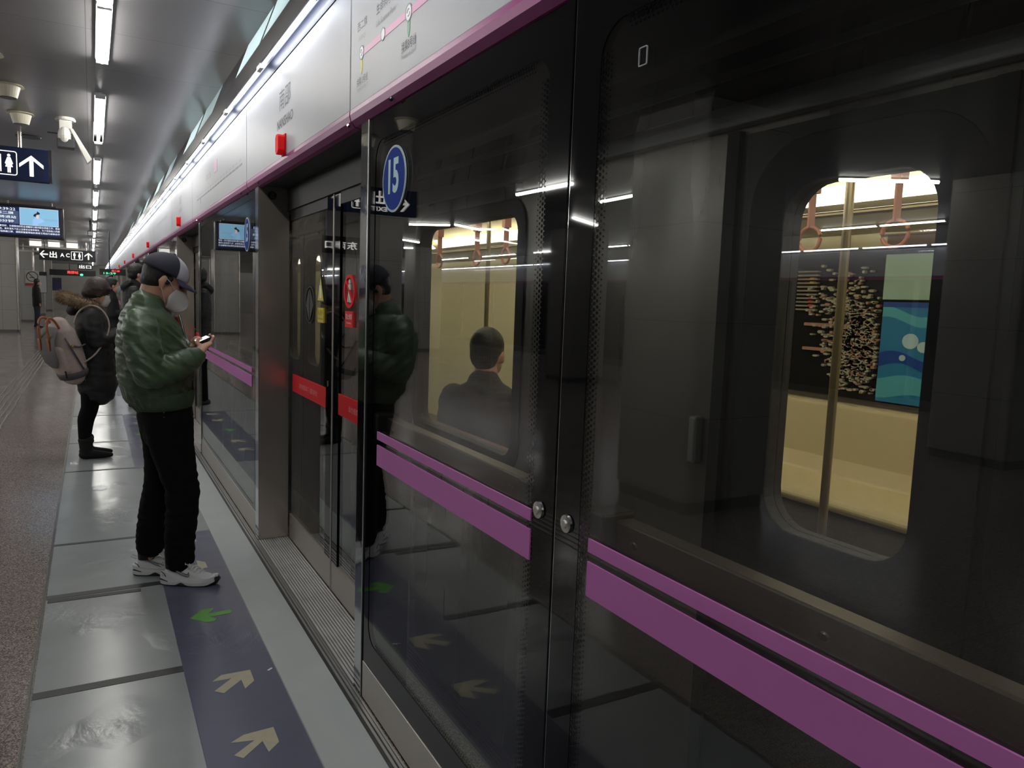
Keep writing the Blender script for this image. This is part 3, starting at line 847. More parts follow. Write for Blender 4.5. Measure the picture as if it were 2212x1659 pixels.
# line map on the nearest panel
PKL = mat('map_pink', C8(205, 140, 180), 0.4); RIN = mat('map_ring', C8(120, 124, 134), 0.4); WFILL = mat('map_white', C8(215, 216, 222), 0.4)
yb = f0.location.y
bm = BM(); box(bm, XF - 0.0012, XF, P_(f0, 0.2), P_(f0, 2.785), 2.478, 2.502); obj('map_line', bm, PKL, f0)
def ring_at(t, y, z, r, dbl=False):
    bm = BM()
    y -= t.location.y
    o_ = [(y + r * math.cos(k * PI / 12), z + r * math.sin(k * PI / 12)) for k in range(24)]
    i_ = [(y + r * 0.82 * math.cos(k * PI / 12), z + r * 0.82 * math.sin(k * PI / 12)) for k in range(24)]
    prism(bm, i_, 'x', XF - 0.0018, XF, 1); ring(bm, o_, i_, 'x', XF - 0.0022, XF, 0)
    if dbl:
        for s in (0, PI):
            arc = [(y + r * 0.45 * math.cos(s + k * 0.35), z + r * 0.45 * math.sin(s + k * 0.35)) for k in range(7)]
            arc2 = [(y + r * 0.3 * math.cos(s + k * 0.35), z + r * 0.3 * math.sin(s + k * 0.35)) for k in range(7)]
            prism(bm, arc + arc2[::-1], 'x', XF - 0.0026, XF - 0.001, 0)
    obj('station_ring', bm, None, t, mats=[RIN, WFILL])
ring_at(f0, 2.786, 2.492, 0.026, True); ring_at(f0, 2.553, 2.492, 0.022); ring_at(f0, 2.315, 2.490, 0.028, True); ring_at(f0, 2.02, 2.49, 0.022); ring_at(f0, 1.7, 2.49, 0.022)
for y, c in ((2.786, C8(200, 190, 70)), (2.313, C8(55, 135, 100))):
    bm = BM(); yy = P_(f0, y)
    prism(bm, [(yy - 0.011, 2.468), (yy + 0.011, 2.468), (yy + 0.011, 2.432), (yy, 2.415), (yy - 0.011, 2.432)], 'x', XF - 0.0012, XF)
    obj('transfer_mark', bm, mat('transfer%.2f' % y, c, 0.4), f0)
for s, y, z, h, wd, mm in (('西二旗', 2.782, 2.592, 0.034, 0.11, DARKTXT), ("XI'ERQI", 2.783, 2.546, 0.018, 0.075, GREYTXT), ('生命科学园', 2.53, 2.592, 0.036, 0.19, DARKTXT), ('Life Science Park', 2.53, 2.545, 0.022, 0.19, GREYTXT),
                       ('朱辛庄', 2.30, 2.592, 0.036, 0.12, DARKTXT), ('换乘13号线', 2.775, 2.394, 0.03, 0.125, DARKTXT), ('Transfer to Line 13', 2.775, 2.367, 0.014, 0.125, GREYTXT),
                       ('换乘8号线', 2.31, 2.396, 0.034, 0.125, DARKTXT), ('Transfer to Line 8', 2.31, 2.366, 0.014, 0.125, GREYTXT)):
    text(s, h, mm, (XF - 0.001, P_(f0, y), z), '-x', f0, 'lettering', width=wd)
text('南邵', 0.105, DARKTXT, (XF - 0.001, P_(f1, 4.05), 2.607), '-x', f1, 'lettering', width=0.25)
text('NANSHAO', 0.050, DARKTXT, (XF - 0.001, P_(f1, 4.05), 2.489), '-x', f1, 'lettering', width=0.36, bold=0.012)
# faded map on the third panel
bm = BM()
n = 17
for k in range(n):
    y = 7.75 - k * 0.145; box(bm, XF - 0.001, XF, P_(f2, y - 0.11), P_(f2, y), 2.44, 2.452)
obj('map_line', bm, GREYTXT, f2)
for k in range(n):
    text(['南邵', '沙河', '巩华城', '朱辛庄', '生命科学园', '西二旗'][k % 6], 0.02, GREYTXT, (XF - 0.001, P_(f2, 7.7 - k * 0.145), 2.475), '-x', f2, 'lettering', width=0.09)
text('往西二旗', 0.05, GREYTXT, (XF - 0.001, P_(f2, 6.95), 2.57), '-x', f2, 'lettering', width=0.3)
bm = BM(); box(bm, XF - 0.0012, XF, P_(f2, 6.44), P_(f2, 6.60), 2.55, 2.64); obj('map_square', bm, mat('lilac_square', C8(196, 150, 192), 0.4), f2)
bm = BM(); box(bm, XF - 0.001, XF, P_(f2, 7.47), P_(f2, 7.48), 2.39, 2.44); obj('map_mark', bm, GREYTXT, f2)
text('昌平', 0.035, GREYTXT, (XF - 0.001, P_(f2, 7.47), 2.365), '-x', f2, 'lettering', width=0.06)
text('南邵', 0.09, GREYTXT, (XF - 0.001, P_(f3, 9.25), 2.60), '-x', f3, 'lettering', width=0.24)
text('NANSHAO', 0.045, GREYTXT, (XF - 0.001, P_(f3, 9.25), 2.49), '-x', f3, 'lettering', width=0.34)
# further panels
fa = fascia(10.36, 13.34, 'white fascia panel with faint small print far along the platform', 'far fascia panels')
text('往西二旗   沙河  巩华城  朱辛庄', 0.04, GREYTXT, (XF - 0.001, 1.5, 2.56), '-x', fa, 'lettering', width=1.8)
fb = fascia(13.34, 15.55, 'white fascia panel with faint station lettering far along the platform', 'far fascia panels with station name')
text('南邵', 0.09, GREYTXT, (XF - 0.001, 1.1, 2.60), '-x', fb, 'lettering', width=0.24)
for k in range(1, 10):
    dup(fa, shift=(0, 5.19 * k, 0)); dup(fb, shift=(0, 5.19 * k, 0))

def redbox(y, label, group=None):
    t = thing('alarm_lamp', label, 'alarm lamp', (XF, y, 2.365), group=group)
    RB = mat('red_plastic', C8(196, 22, 26), 0.6, spec=0.2)
    bm = BM(); box(bm, -0.006, 0, -0.042, 0.042, -0.052, 0.052); obj('base_plate', bm, RB, t)
    bm = BM(); prism(bm, [(-0.036, -0.030), (-0.012, -0.05), (0.018, -0.05), (0.036, -0.030), (0.036, 0.036), (0.018, 0.05), (-0.012, 0.05), (-0.036, 0.036)], 'x', -0.04, -0.006)
    obj('lens', bm, mat('red_lens', C8(214, 20, 24), 0.6, spec=0.15, emit=0.12, ecol=(0.8, 0.02, 0.02)), t, bevel=0.004)
    return t
r0 = redbox(4.06, 'red alarm lamp box on the fascia below the NANSHAO lettering')
for y, l, g in ((9.3, 'red alarm lamp box on the fascia second from the front', None), (14.6, 'red alarm lamp box on the fascia third from the front', None)):
    dup(r0, (XF, y, 2.365), l)
for k in range(4): dup(r0, (XF, 19.9 + 5.19 * k, 2.365), 'tiny red alarm lamp far along the fascia', 'tiny red lamps far along')

# ------------------------------------------------------------------ posts
def near_post(y, label, group=None):
    t = thing('screen_post', label, 'door post', (XT, y, 0), group=group)
    bm = BM(); box(bm, 0.0, 0.19, 0.006, 0.105, 0.01, 2.262); obj('column', bm, CHROME, t, bevel=0.003)
    bm = BM(); box(bm, -0.001, 0.19, 0.0, 0.0055, 0.01, 2.262); obj('edge_strip', bm, BLACK, t)
    bm = BM(); box(bm, -0.003, 0.0, 0.004, 0.012, 0.01, 2.262); obj('bright_edge', bm, RAILM, t)
    return t
def far_post(y, label, group=None):
    t = thing('screen_column', label, 'door column', (XT, y, 0), group=group)
    bm = BM(); box(bm, 0.0, 0.188, 0.0, 0.098, 0.012, 2.262); obj('column', bm, STEEL, t, bevel=0.003)
    bm = BM(); box(bm, -0.002, 0.0, 0.0, 0.098, 0.012, 2.262); obj('polished_face', bm, CHROME, t)
    bm = BM(); prism(bm, [(0.081 + 0.026 * math.cos(k * PI / 10), 2.206 + 0.026 * math.sin(k * PI / 10)) for k in range(20)], 'y', -0.0015, 0.0)
    o_ = obj('number_sticker', bm, BLACK, t)
    text('15', 0.014, GREYTXT, (0.081, -0.002, 2.214), '-y', t, 'lettering'); text('4-3', 0.012, GREYTXT, (0.081, -0.002, 2.196), '-y', t, 'lettering')
    nest(t, 'number_sticker', ('lettering',)); nest(t, 'column', ('polished_face',))
    return t
near_post(2.753, 'polished steel door post in front of the sliding doors, left of the round 15 sticker')
far_post(4.88, 'broad brushed steel column between the sliding doors and the middle glass panel')
near_post(7.775, 'narrow polished post behind the hands holding the phone')
far_post(9.98, 'steel column of the second doorway, behind the cap of the man in green')
PG = 'posts of the far doorways'
for k in range(0, 9):
    near_post(12.95 + 5.19 * k, 'polished post of a far doorway', PG); far_post(15.15 + 5.19 * k, 'steel column of a far doorway', 'columns of the far doorways')

# ------------------------------------------------------------------ thresholds
def threshold(y0, y1, label, group=None):
    bm = BM(); box(bm, 0.906, 1.098, 0, y1 - y0, 0, 0.004, 1)
    n = 13
    for k in range(n):
        x = 0.909 + 0.0146 * k
        box(bm, x, x + 0.0095, 0, y1 - y0, 0.003, 0.012, 0)
    o = obj('door_threshold', bm, None, mats=[ALU, mat('groove_dark', C8(40, 40, 42), 0.7)]); o.location = (0, y0, 0)
    return tag(o, label, 'threshold', group)
threshold(2.86, 4.88, 'ribbed metal threshold plate in front of the sliding doors, nearest doorway')
threshold(7.88, 9.98, 'ribbed metal threshold of the second doorway')
for k in range(0, 4): threshold(13.05 + 5.19 * k, 15.15 + 5.19 * k, 'ribbed metal threshold of a far doorway', 'far thresholds')
bm = BM(); 
for k in range(8): box(bm, 1.15 + 0.014 * k, 1.158 + 0.014 * k, YN, 40, -0.012, -0.004)
box(bm, 1.145, 1.27, YN, 40, -0.06, -0.012)
o = obj('trim_11', bm, mat('dark_ribs', C8(96, 92, 98), 0.4, 0.8)); tag(o, kind='structure')

# ------------------------------------------------------------------ sliding doors
XD = 1.10
REDF = mat('red_film', C8(206, 30, 38), 0.6, spec=0.2); YEL = mat('yellow_sticker', C8(200, 180, 40), 0.45)
def leaf(y0, y1, stile_low, label, group=None, detail=True, side=0):
    t = thing('sliding_door', label, 'sliding door', (XD, y0, 0), group=group)
    L = y1 - y0
    bm = BM(); box(bm, 0.006, 0.014, 0.0, L, 0.17, 2.125); obj('pane', bm, GLASS, t)
    bm = BM(); box(bm, 0.0, 0.03, 0.0, L, 0.012, 0.175); obj('kick_plate', bm, STEELD, t)
    bm = BM()
    if stile_low: box(bm, -0.001, 0.028, 0.004, 0.125, 0.175, 2.125)
    else: box(bm, -0.001, 0.028, L - 0.11, L - 0.004, 0.175, 2.125)
    obj('meeting_stile', bm, FRIT, t)
    bm = BM()
    if stile_low: box(bm, -0.004, 0.0, 0.0, 0.006, 0.012, 2.125)
    else: box(bm, -0.004, 0.0, L - 0.006, L, 0.012, 2.125)
    obj('edge_seal', bm, STEELD, t)
    bm = BM(); box(bm, 0.0, 0.03, 0, L, 2.06, 2.125); obj('top_rail', bm, BLACK, t)
    if detail:
        if stile_low: a, b = 0.125, 0.9
        else: a, b = 0.0 + 0.12, L - 0.11
        bm = BM(); box(bm, -0.0015, 0.0055, a, b, 0.992, 1.10); obj('red_band', bm, REDF, t)
        for s, yy in (('请勿倚靠车门 谨防夹伤', (a + b) / 2),):
            text(s, 0.032, mat('red_band_print', C8(225, 150, 150), 0.5), (-0.002, yy, 1.046), '-x', t, 'lettering', width=0.42)
    return t
d1 = leaf(3.885, 4.86, True, 'sliding glass door leaf with diamond symbol, yellow triangle and red band, beside the steel column')
d2 = leaf(2.875, 3.88, False, 'sliding glass door leaf with the round red no leaning sign, beside the polished post')
yo = 3.885
def circ(yc, zc, ry, rz, n=28): return [(yc + ry * math.cos(2 * PI * k / n), zc + rz * math.sin(2 * PI * k / n)) for k in range(n)]
bm = BM(); yc = 4.37 - yo; ring(bm, circ(yc, 1.543, 0.098, 0.108), circ(yc, 1.543, 0.092, 0.102), 'x', -0.002, 0.004)
prism(bm, [(yc - 0.085, 1.543), (yc - 0.006, 1.635), (yc - 0.006, 1.451)], 'x', -0.002, 0.004); prism(bm, [(yc + 0.085, 1.543), (yc + 0.006, 1.451), (yc + 0.006, 1.635)], 'x', -0.002, 0.004)
obj('diamond_symbol', bm, mat('symbol_black', C8(22, 22, 24), 0.5), d1)
yc = 4.123 - yo
bm = BM(); prism(bm, [(yc - 0.062, 1.572), (yc + 0.062, 1.572), (yc, 1.70)], 'x', -0.0045, 0.004, 0)
ring(bm, [(yc - 0.07, 1.566), (yc + 0.07, 1.566), (yc, 1.712)], [(yc - 0.062, 1.572), (yc + 0.062, 1.572), (yc, 1.70)], 'x', -0.0048, 0.004, 1)
box(bm, -0.0055, -0.0045, yc - 0.015, yc + 0.015, 1.585, 1.64, 2); box(bm, -0.0055, -0.0045, yc - 0.003, yc + 0.02, 1.63, 1.655, 2)
obj('warning_triangle', bm, None, d1, mats=[YEL, BLACK, WHITEG])
bm = BM(); box(bm, -0.0045, 0.004, yc - 0.06, yc + 0.06, 1.452, 1.532); obj('yellow_notice', bm, YEL, d1)
text('当心夹手', 0.03, BLACK, (-0.005, yc, 1.507), '-x', d1, 'lettering', width=0.1); text('Watch your hand', 0.014, BLACK, (-0.005, yc, 1.472), '-x', d1, 'lettering', width=0.1)
yo = 2.875; yc = 3.598 - yo
bm = BM(); ring(bm, circ(yc, 1.625, 0.088, 0.082), circ(yc, 1.625, 0.073, 0.067), 'x', -0.0045, 0.004, 0)
prism(bm, [(yc + 0.058, 1.672), (yc + 0.046, 1.682), (yc - 0.06, 1.578), (yc - 0.048, 1.568)], 'x', -0.0048, 0.004, 0)
prism(bm, circ(yc + 0.0, 1.672, 0.009, 0.010, 12), 'x', -0.0045, 0.004, 1)
prism(bm, [(yc + 0.012, 1.66), (yc - 0.008, 1.66), (yc - 0.002, 1.615), (yc - 0.02, 1.572), (yc - 0.008, 1.57), (yc + 0.008, 1.608), (yc + 0.02, 1.572), (yc + 0.03, 1.575), (yc + 0.014, 1.62)], 'x', -0.0042, 0.004, 1)
obj('no_leaning_sign', bm, None, d2, mats=[REDF, WHITEG])
bm = BM(); box(bm, -0.0045, 0.004, yc - 0.062, yc + 0.062, 1.45, 1.528); obj('red_notice', bm, REDF, d2)
text('禁止倚靠', 0.028, WHITEG, (-0.005, yc, 1.502), '-x', d2, 'lettering', width=0.1); text('No leaning', 0.013, WHITEG, (-0.005, yc, 1.47), '-x', d2, 'lettering', width=0.075)
bm = BM(); tube(bm, [(-0.012, 4.0 - 3.885 - 0.07, 1.12), (-0.012, 4.0 - 3.885 - 0.07, 1.15)], 0.007, seg=8); obj('latch', bm, CHROME, d1)
leaf(7.9, 8.93, False, 'sliding glass door leaf of the second doorway, nearer one'); leaf(8.935, 9.96, True, 'sliding glass door leaf of the second doorway, farther one, behind the man in green')
for k in range(0, 5):
    leaf(13.07 + 5.19 * k, 14.1 + 5.19 * k, False, 'sliding glass door leaf of a far doorway', 'far sliding doors', detail=k < 1); leaf(14.105 + 5.19 * k, 15.13 + 5.19 * k, True, 'sliding glass door leaf of a far doorway', 'far sliding doors', detail=k < 1)

# ------------------------------------------------------------------ fixed glass panels
def fixed_panel(y0, y1, label, group=None, lo=0.09, hi=0.12, botf=0.10, dots=False, stripe=None, lod=(False, False), bar=None, lock=None, top=0.085):
    t = thing('glass_screen', label, 'glass screen', (XT, y0, 0), group=group)
    L = y1 - y0
    bm = BM(); box(bm, 0.004, 0.012, 0.003, L - 0.003, 0.165, 2.250); obj('pane', bm, GLASS, t)
    bm = BM(); box(bm, 0.0, 0.03, 0.004, L - 0.004, 0.012, 0.162); obj('kick_plate', bm, STEELD, t, bevel=0.002)
    if lo or hi:
        out = rrect(0.003, L - 0.003, 0.166, 2.250, 0.002)
        inn = rrect(lo, L - hi, 0.166 + botf, 2.250 - top, 0.07)
        bm = BM(); ring(bm, out, inn, 'x', 0.0022, 0.0038); obj('black_border', bm, FRIT, t)
    if dots:
        bm = BM()
        for side, on in enumerate(lod):
            if not on: continue
            e = lo if side == 0 else L - hi
            sgn = 1 if side == 0 else -1
            nz = int((2.250 - top - 0.03 - 0.30) / 0.0125)
            for i in range(nz):
                z = 0.30 + i * 0.0125
                for c in range(4):
                    r = (0.0052, 0.0044, 0.0032, 0.002)[c]
                    y = e + sgn * (0.004 + c * 0.0108)
                    zz = z + (0.00625 if c % 2 else 0)
                    vs = [bm.verts.new((0.003, y + r * math.cos(a * PI / 4), zz + r * math.sin(a * PI / 4))) for a in range(8)]
                    bm.faces.new(vs)
        ny = int((L - lo - hi - 0.14) / 0.0125)
        for i in range(ny):
            for c in range(3):
                r = (0.005, 0.0036, 0.002)[c]
                for zb, sg in ((2.250 - top, -1), (0.166 + botf, 1)):
                    y = lo + 0.07 + i * 0.0125 + (0.00625 if c % 2 else 0); zz = zb + sg * (0.003 + c * 0.0108)
                    vs = [bm.verts.new((0.003, y + r * math.cos(a * PI / 4), zz + r * math.sin(a * PI / 4))) for a in range(8)]
                    bm.faces.new(vs)
        obj('dotted_edge', bm, FRIT, t)
    if stripe:
        a, b = stripe
        bm = BM(); box(bm, -0.0008, 0.0035, a - y0, b - y0, 1.079, 1.108); obj('narrow_violet_stripe', bm, PINK, t)
        bm = BM(); box(bm, -0.0008, 0.0035, a - y0, b - y0, 0.982, 1.058); obj('broad_violet_stripe', bm, PINK, t)
    if bar:
        a, b = bar
        bm = BM(); box(bm, 0.05, 0.095, a - y0, b - y0, 1.075, 1.15); o_ = obj('push_bar', bm, mat('bar_grey', C8(120, 112, 108), 0.42, 0.7), t, bevel=0.004)
        for e in (a + 0.01, b - 0.07):
            bm = BM(); box(bm, 0.013, 0.1, e - y0, e - y0 + 0.06, 1.06, 1.165); obj('bar_bracket', bm, mat('bracket_dark', C8(70, 68, 68), 0.4, 0.6), t, bevel=0.006)
        n = max(2, int((b - a) / 0.38))
        for k in range(n):
            yy = a + 0.17 + (b - a - 0.3) * k / max(1, n - 1) - y0
            bm = BM(); loft(bm, [((0.05, yy, 1.112), 0.009, 0.012), ((0.047, yy, 1.112), 0.006, 0.008)], seg=12, round_caps=False); obj('bar_bolt', bm, mat('bolt_grey', C8(120, 116, 112), 0.4, 0.8), t)
    if lock:
        bm = BM(); loft(bm, [((0.002, lock - y0, 1.116), 0.021, 0.021), ((-0.004, lock - y0, 1.116), 0.020, 0.020), ((-0.005, lock - y0, 1.116), 0.009, 0.009)], seg=24, round_caps=False)
        obj('round_lock', bm, mat('lock_chrome', C8(190, 190, 190), 0.18, 1.0), t)
        bm = BM(); loft(bm, [((-0.004, lock - y0, 1.116), 0.010, 0.010), ((-0.009, lock - y0, 1.116), 0.008, 0.008)], seg=16, round_caps=False)
        obj('lock_cylinder', bm, STEELD, t)
    nest(t, 'push_bar', ('bar_bolt', 'bar_bracket')); nest(t, 'round_lock', ('lock_cylinder',))
    return t
pA = fixed_panel(1.402, 2.752, 'tall glass screen panel with the round blue 15 sticker, right of the polished post', lo=0.10, hi=0.135, dots=True, lod=(True, False), stripe=(1.50, 2.617), bar=(1.52, 2.72), lock=1.465)
# put the wide border at the near (low y) end
for ch in list(pA.children):
    if ch.name.startswith(('black_border', 'dotted_edge')): bpy.data.objects.remove(ch)
def border(t, y0, y1, lo, hi, lod):
    L = y1 - y0; top = 0.09; botf = 0.1
    out = rrect(0.003, L - 0.003, 0.166, 2.250, 0.002); inn = rrect(lo, L - hi, 0.166 + botf, 2.250 - top, 0.07)
    bm = BM(); ring(bm, out, inn, 'x', 0.0022, 0.0038); obj('black_border', bm, FRIT, t)
    bm = BM()
    def dot(y, z, r):
        bm.faces.new([bm.verts.new((0.003, y + r * math.cos(a * PI / 4), z + r * math.sin(a * PI / 4))) for a in range(8)])
    for side, on in enumerate(lod):
        if not on: continue
        e = lo if side == 0 else L - hi; sgn = 1 if side == 0 else -1
        for i in range(int((2.0 - 0.2) / 0.0125)):
            for c in range(4):
                zz = 0.31 + i * 0.0125 + (0.00625 if c % 2 else 0)
                if zz < 2.13: dot(e + sgn * (0.003 + c * 0.0108), zz, (0.0052, 0.0044, 0.0032, 0.002)[c])
    for i in range(int((L - lo - hi - 0.14) / 0.0125)):
        for c in range(3):
            y = lo + 0.07 + i * 0.0125 + (0.00625 if c % 2 else 0)
            dot(y, 2.250 - top - 0.003 - c * 0.0108, (0.005, 0.0036, 0.002)[c]); dot(y, 0.166 + botf + 0.003 + c * 0.0108, (0.005, 0.0036, 0.002)[c])
    obj('dotted_edge', bm, FRIT, t)
border(pA, 1.402, 2.752, 0.092, 0.06, (True, False))
def sticker15(t, y, z, ry, rz):
    bm = BM(); yy = y - t.location.y
    prism(bm, circ(yy, z, ry, rz, 36), 'x', -0.0016, 0.002, 0); prism(bm, circ(yy, z, ry * 0.93, rz * 0.93, 36), 'x', -0.0022, 0.002, 1)
    obj('round_sticker', bm, None, t, mats=[mat('pale_ring', C8(170, 186, 190), 0.8, spec=0.15), mat('royal_blue', C8(16, 44, 122), 0.8, spec=0.12)])
    text('15', rz * 1.05, mat('pale_digit', C8(175, 205, 210), 0.8, spec=0.15), (-0.003, yy, z + 0.01), '-x', t, 'sticker_digits', width=ry * 0.9, bold=0.03)
    nest(t, 'round_sticker', ('sticker_digits',))
sticker15(pA, 2.488, 2.005, 0.112, 0.112)
pB = fixed_panel(0.045, 1.398, 'tall glass screen panel at the right with the moving train window behind it', lo=0, hi=0, stripe=(0.1, 1.26), bar=(0.08, 1.30), lock=1.345)
border(pB, 0.045, 1.398, 0.09, 0.098, (False, True))
bm = BM(); ring(bm, rrect(1.15 - 0.045, 1.175 - 0.045, 2.05, 2.085, 0.003, 2), rrect(1.152 - 0.045, 1.173 - 0.045, 2.052, 2.083, 0.002, 2), 'x', -0.0005, 0.002); obj('clear_tag', bm, GREYTXT, pB)
pC = fixed_panel(4.985, 7.77, 'wide glass screen panel between the steel column and the hands holding the phone', lo=0.05, hi=0.05, botf=0.03, top=0.05, stripe=(5.12, 7.62))
sticker15(pC, 5.28, 1.985, 0.1, 0.112)
fixed_panel(10.09, 12.94, 'glass screen panel far along, behind the dark heads', lo=0.05, hi=0.05, botf=0.03, top=0.05, stripe=(10.2, 12.8))
for k in range(0, 5): fixed_panel(15.26 + 5.19 * k, 18.13 + 5.19 * k, 'glass screen panel of the far platform screen', 'far glass panels', lo=0.05, hi=0.05, botf=0.03, top=0.05, stripe=(15.4 + 5.19 * k, 18.0 + 5.19 * k))
# seam between the two emergency panels
bm = BM(); box(bm, 0.915, 0.93, 1.394, 1.406, 0.166, 2.250); tag(obj('seam_profile', bm, CHROME), 'thin bright upright metal profile between the two near glass panels with round locks', 'profile')

# ================================================================== TRAIN
X0 = 1.45
TB = mat('train_steel', C8(120, 116, 112), 0.3, 0.85, bump=0.12, bscale=1.5, stretch=(1, 3, 0.25), rough_noise=0.08)
TBD = mat('train_door_dark', C8(30, 30, 31), 0.35, 0.4, bump=0.06, bscale=2, stretch=(1, 3, 0.3))
GASK = mat('window_rubber', C8(12, 12, 13), 0.6)
CRM = mat('train_cream', C8(220, 212, 176), 0.5)
CRM2 = mat('train_ceiling_cream', C8(186, 176, 140), 0.6)
SEAT = mat('train_bench_cream', C8(208, 194, 152), 0.3)
train = thing('subway_train', 'grey subway train with lit cream interior standing behind the glass screen', 'train', (X0, 0, 0))
DOORS = [(0.15, 1.42), (5.30, 6.55), (10.45, 11.7), (15.6, 16.85)]
def door_windows(a, b):
    m_ = (a + b) / 2
    return [(a + 0.14, m_ - 0.12), (m_ + 0.12, b - 0.14)]
# doorA chosen so that one leaf window is at 0.89-1.285
DW = []
for a, b in DOORS: DW += door_windows(a, b)
DW[1] = (0.885, 1.285); DW[0] = (0.27, 0.65)
DW[2] = (5.42, 5.82); DW[3] = (6.02, 6.40)
WINS = [(2.55, 3.56, 0.97, 1.955), (7.4, 9.6, 0.97, 1.955), (12.5, 14.8, 0.97, 1.955), (-3.2, -1.2, 0.97, 1.955)]
holes = [(a, b, 1.065, 1.915) for a, b in DW] + WINS
def wall_holes(bm, x0, x1, y0, y1, z0, z1, holes, mi=0):
    ys_ = sorted({y0, y1, *[h[0] for h in holes], *[h[1] for h in holes]}); zs_ = sorted({z0, z1, *[h[2] for h in holes], *[h[3] for h in holes]})
    ys_ = [y for y in ys_ if y0 <= y <= y1]
    for i in range(len(ys_) - 1):
        for j in range(len(zs_) - 1):
            cy_, cz_ = (ys_[i] + ys_[i + 1]) / 2, (zs_[j] + zs_[j + 1]) / 2
            if any(h[0] < cy_ < h[1] and h[2] < cz_ < h[3] for h in holes): continue
            box(bm, x0, x1, ys_[i], ys_[i + 1], zs_[j], zs_[j + 1], mi)
TL0, TL1 = -4.0, 19.0
bm = BM(); wall_holes(bm, 0, 0.05, TL0, TL1, -0.35, 2.12, holes)
prism(bm, [(0.0, 2.12), (0.02, 2.22), (0.10, 2.62), (0.35, 2.95), (0.9, 3.1), (0.9, 3.06), (0.38, 2.9), (0.14, 2.6), (0.05, 2.12)], 'y', TL0, TL1)
bmesh.ops.remove_doubles(bm, verts=bm.verts, dist=0.0001)
obj('car_side', bm, TB, train)
bm = BM(); box(bm, -0.006, 0, TL0, TL1, 0.78, 0.87); obj('purple_stripe', bm, mat('train_purple', C8(110, 60, 105), 0.35), train)
bm = BM(); box(bm, -0.035, 0.0, TL0, TL1, 2.06, 2.115); obj('gutter_rail', bm, mat('gutter_grey', C8(150, 150, 152), 0.35, 0.8), train, bevel=0.004)
bm = BM(); box(bm, -0.012, 0.0, TL0, TL1, 2.19, 2.21); obj('roof_bead', bm, mat('gutter_grey', C8(150, 150, 152), 0.35, 0.8), train)
def wframe(t, y0, y1, z0, z1, g=0.06, r=0.09):
    bm = BM(); ring(bm, rrect(y0 - g, y1 + g, z0 - g, z1 + g, r + g * 0.8), rrect(y0 + 0.012, y1 - 0.012, z0 + 0.012, z1 - 0.012, r), 'x', -0.008, 0.03); obj('window_gasket', bm, GASK, t, bevel=0.003)
    bm = BM(); ring(bm, rrect(y0 - 0.02, y1 + 0.02, z0 - 0.02, z1 + 0.02, 0.02), rrect(y0 + 0.012, y1 - 0.012, z0 + 0.012, z1 - 0.012, r), 'x', 0.03, 0.055); obj('window_lining', bm, GASK, t)
    bm = BM(); box(bm, 0.012, 0.018, y0, y1, z0, z1); wp = obj('window_pane', bm, TGLASS, t); gk = [c for c in t.children if c.name.startswith('window_gasket')][-1]; wp.parent = gk
for a, b in DW: wframe(train, a, b, 1.065, 1.915, 0.095)
for a, b, c, d in WINS: wframe(train, a, b, c, d, 0.05, 0.07)
for a, b in DOORS:
    for (p, q) in ((a, (a + b) / 2 - 0.004), ((a + b) / 2 + 0.004, b)):
        hh = [(max(p, h[0]), min(q, h[1]), h[2], h[3]) for h in holes if h[0] < q and h[1] > p]
        bm = BM(); wall_holes(bm, -0.007, 0.0, p, q, -0.02, 2.04, hh); d_ = obj('car_door', bm, TBD, train)
    bm = BM(); box(bm, -0.014, -0.007, (a + b) / 2 - 0.02, (a + b) / 2 + 0.02, 0, 2.04); box(bm, -0.02, 0, a - 0.04, a, 0, 2.05); box(bm, -0.02, 0, b, b + 0.04, 0, 2.05); obj('door_seal', bm, GASK, train)
bm = BM(); box(bm, -0.03, 0, 1.5, 1.53, 1.18, 1.31); obj('door_handle', bm, mat('handle_steel', C8(190, 190, 190), 0.3, 0.9), train, bevel=0.006)
# interior
XW = 4.15 - X0
bm = BM(); box(bm, 0.05, XW + 0.05, TL0, TL1, -0.05, 0.0); obj('car_floor', bm, mat('car_floor_grey', C8(92, 84, 76), 0.4), train)
bm = BM(); prism(bm, [(0.06, 2.05), (0.45, 2.33), (0.6, 2.43), (XW - 0.6, 2.43), (XW - 0.42, 2.27), (XW - 0.02, 2.10), (XW + 0.05, 2.10), (XW + 0.05, 2.5), (0.06, 2.5)], 'y', TL0, TL1); obj('car_ceiling', bm, CRM2, train)
bm = BM()
for k in range(4): box(bm, XW - 0.62, XW - 0.46, TL0 + 0.2 + 5.9 * k - 1.25, TL0 + 5.9 * k + 4.4, 2.318, 2.355)
bm.free()
bm = BM()
for a, b in ((-4, 3.12), (3.35, 8.4), (8.6, 14), (14.3, 18.9)):
    prism(bm, [(XW - 0.56, 2.305), (XW - 0.45, 2.225), (XW - 0.46, 2.218), (XW - 0.57, 2.298)], 'y', a, b)
obj('car_light', bm, emis('car_light_warm', (1.0, 0.93, 0.76), TRAIN_E), train)
bm = BM()
for a, b in ((-4, 8.4), (8.6, 14), (14.3, 18.9)):
    prism(bm, [(0.58, 2.352), (0.40, 2.262), (0.405, 2.25), (0.59, 2.342)], 'y', a, b)
obj('car_light', bm, emis('car_light_warm', (1.0, 0.93, 0.76), TRAIN_E), train)
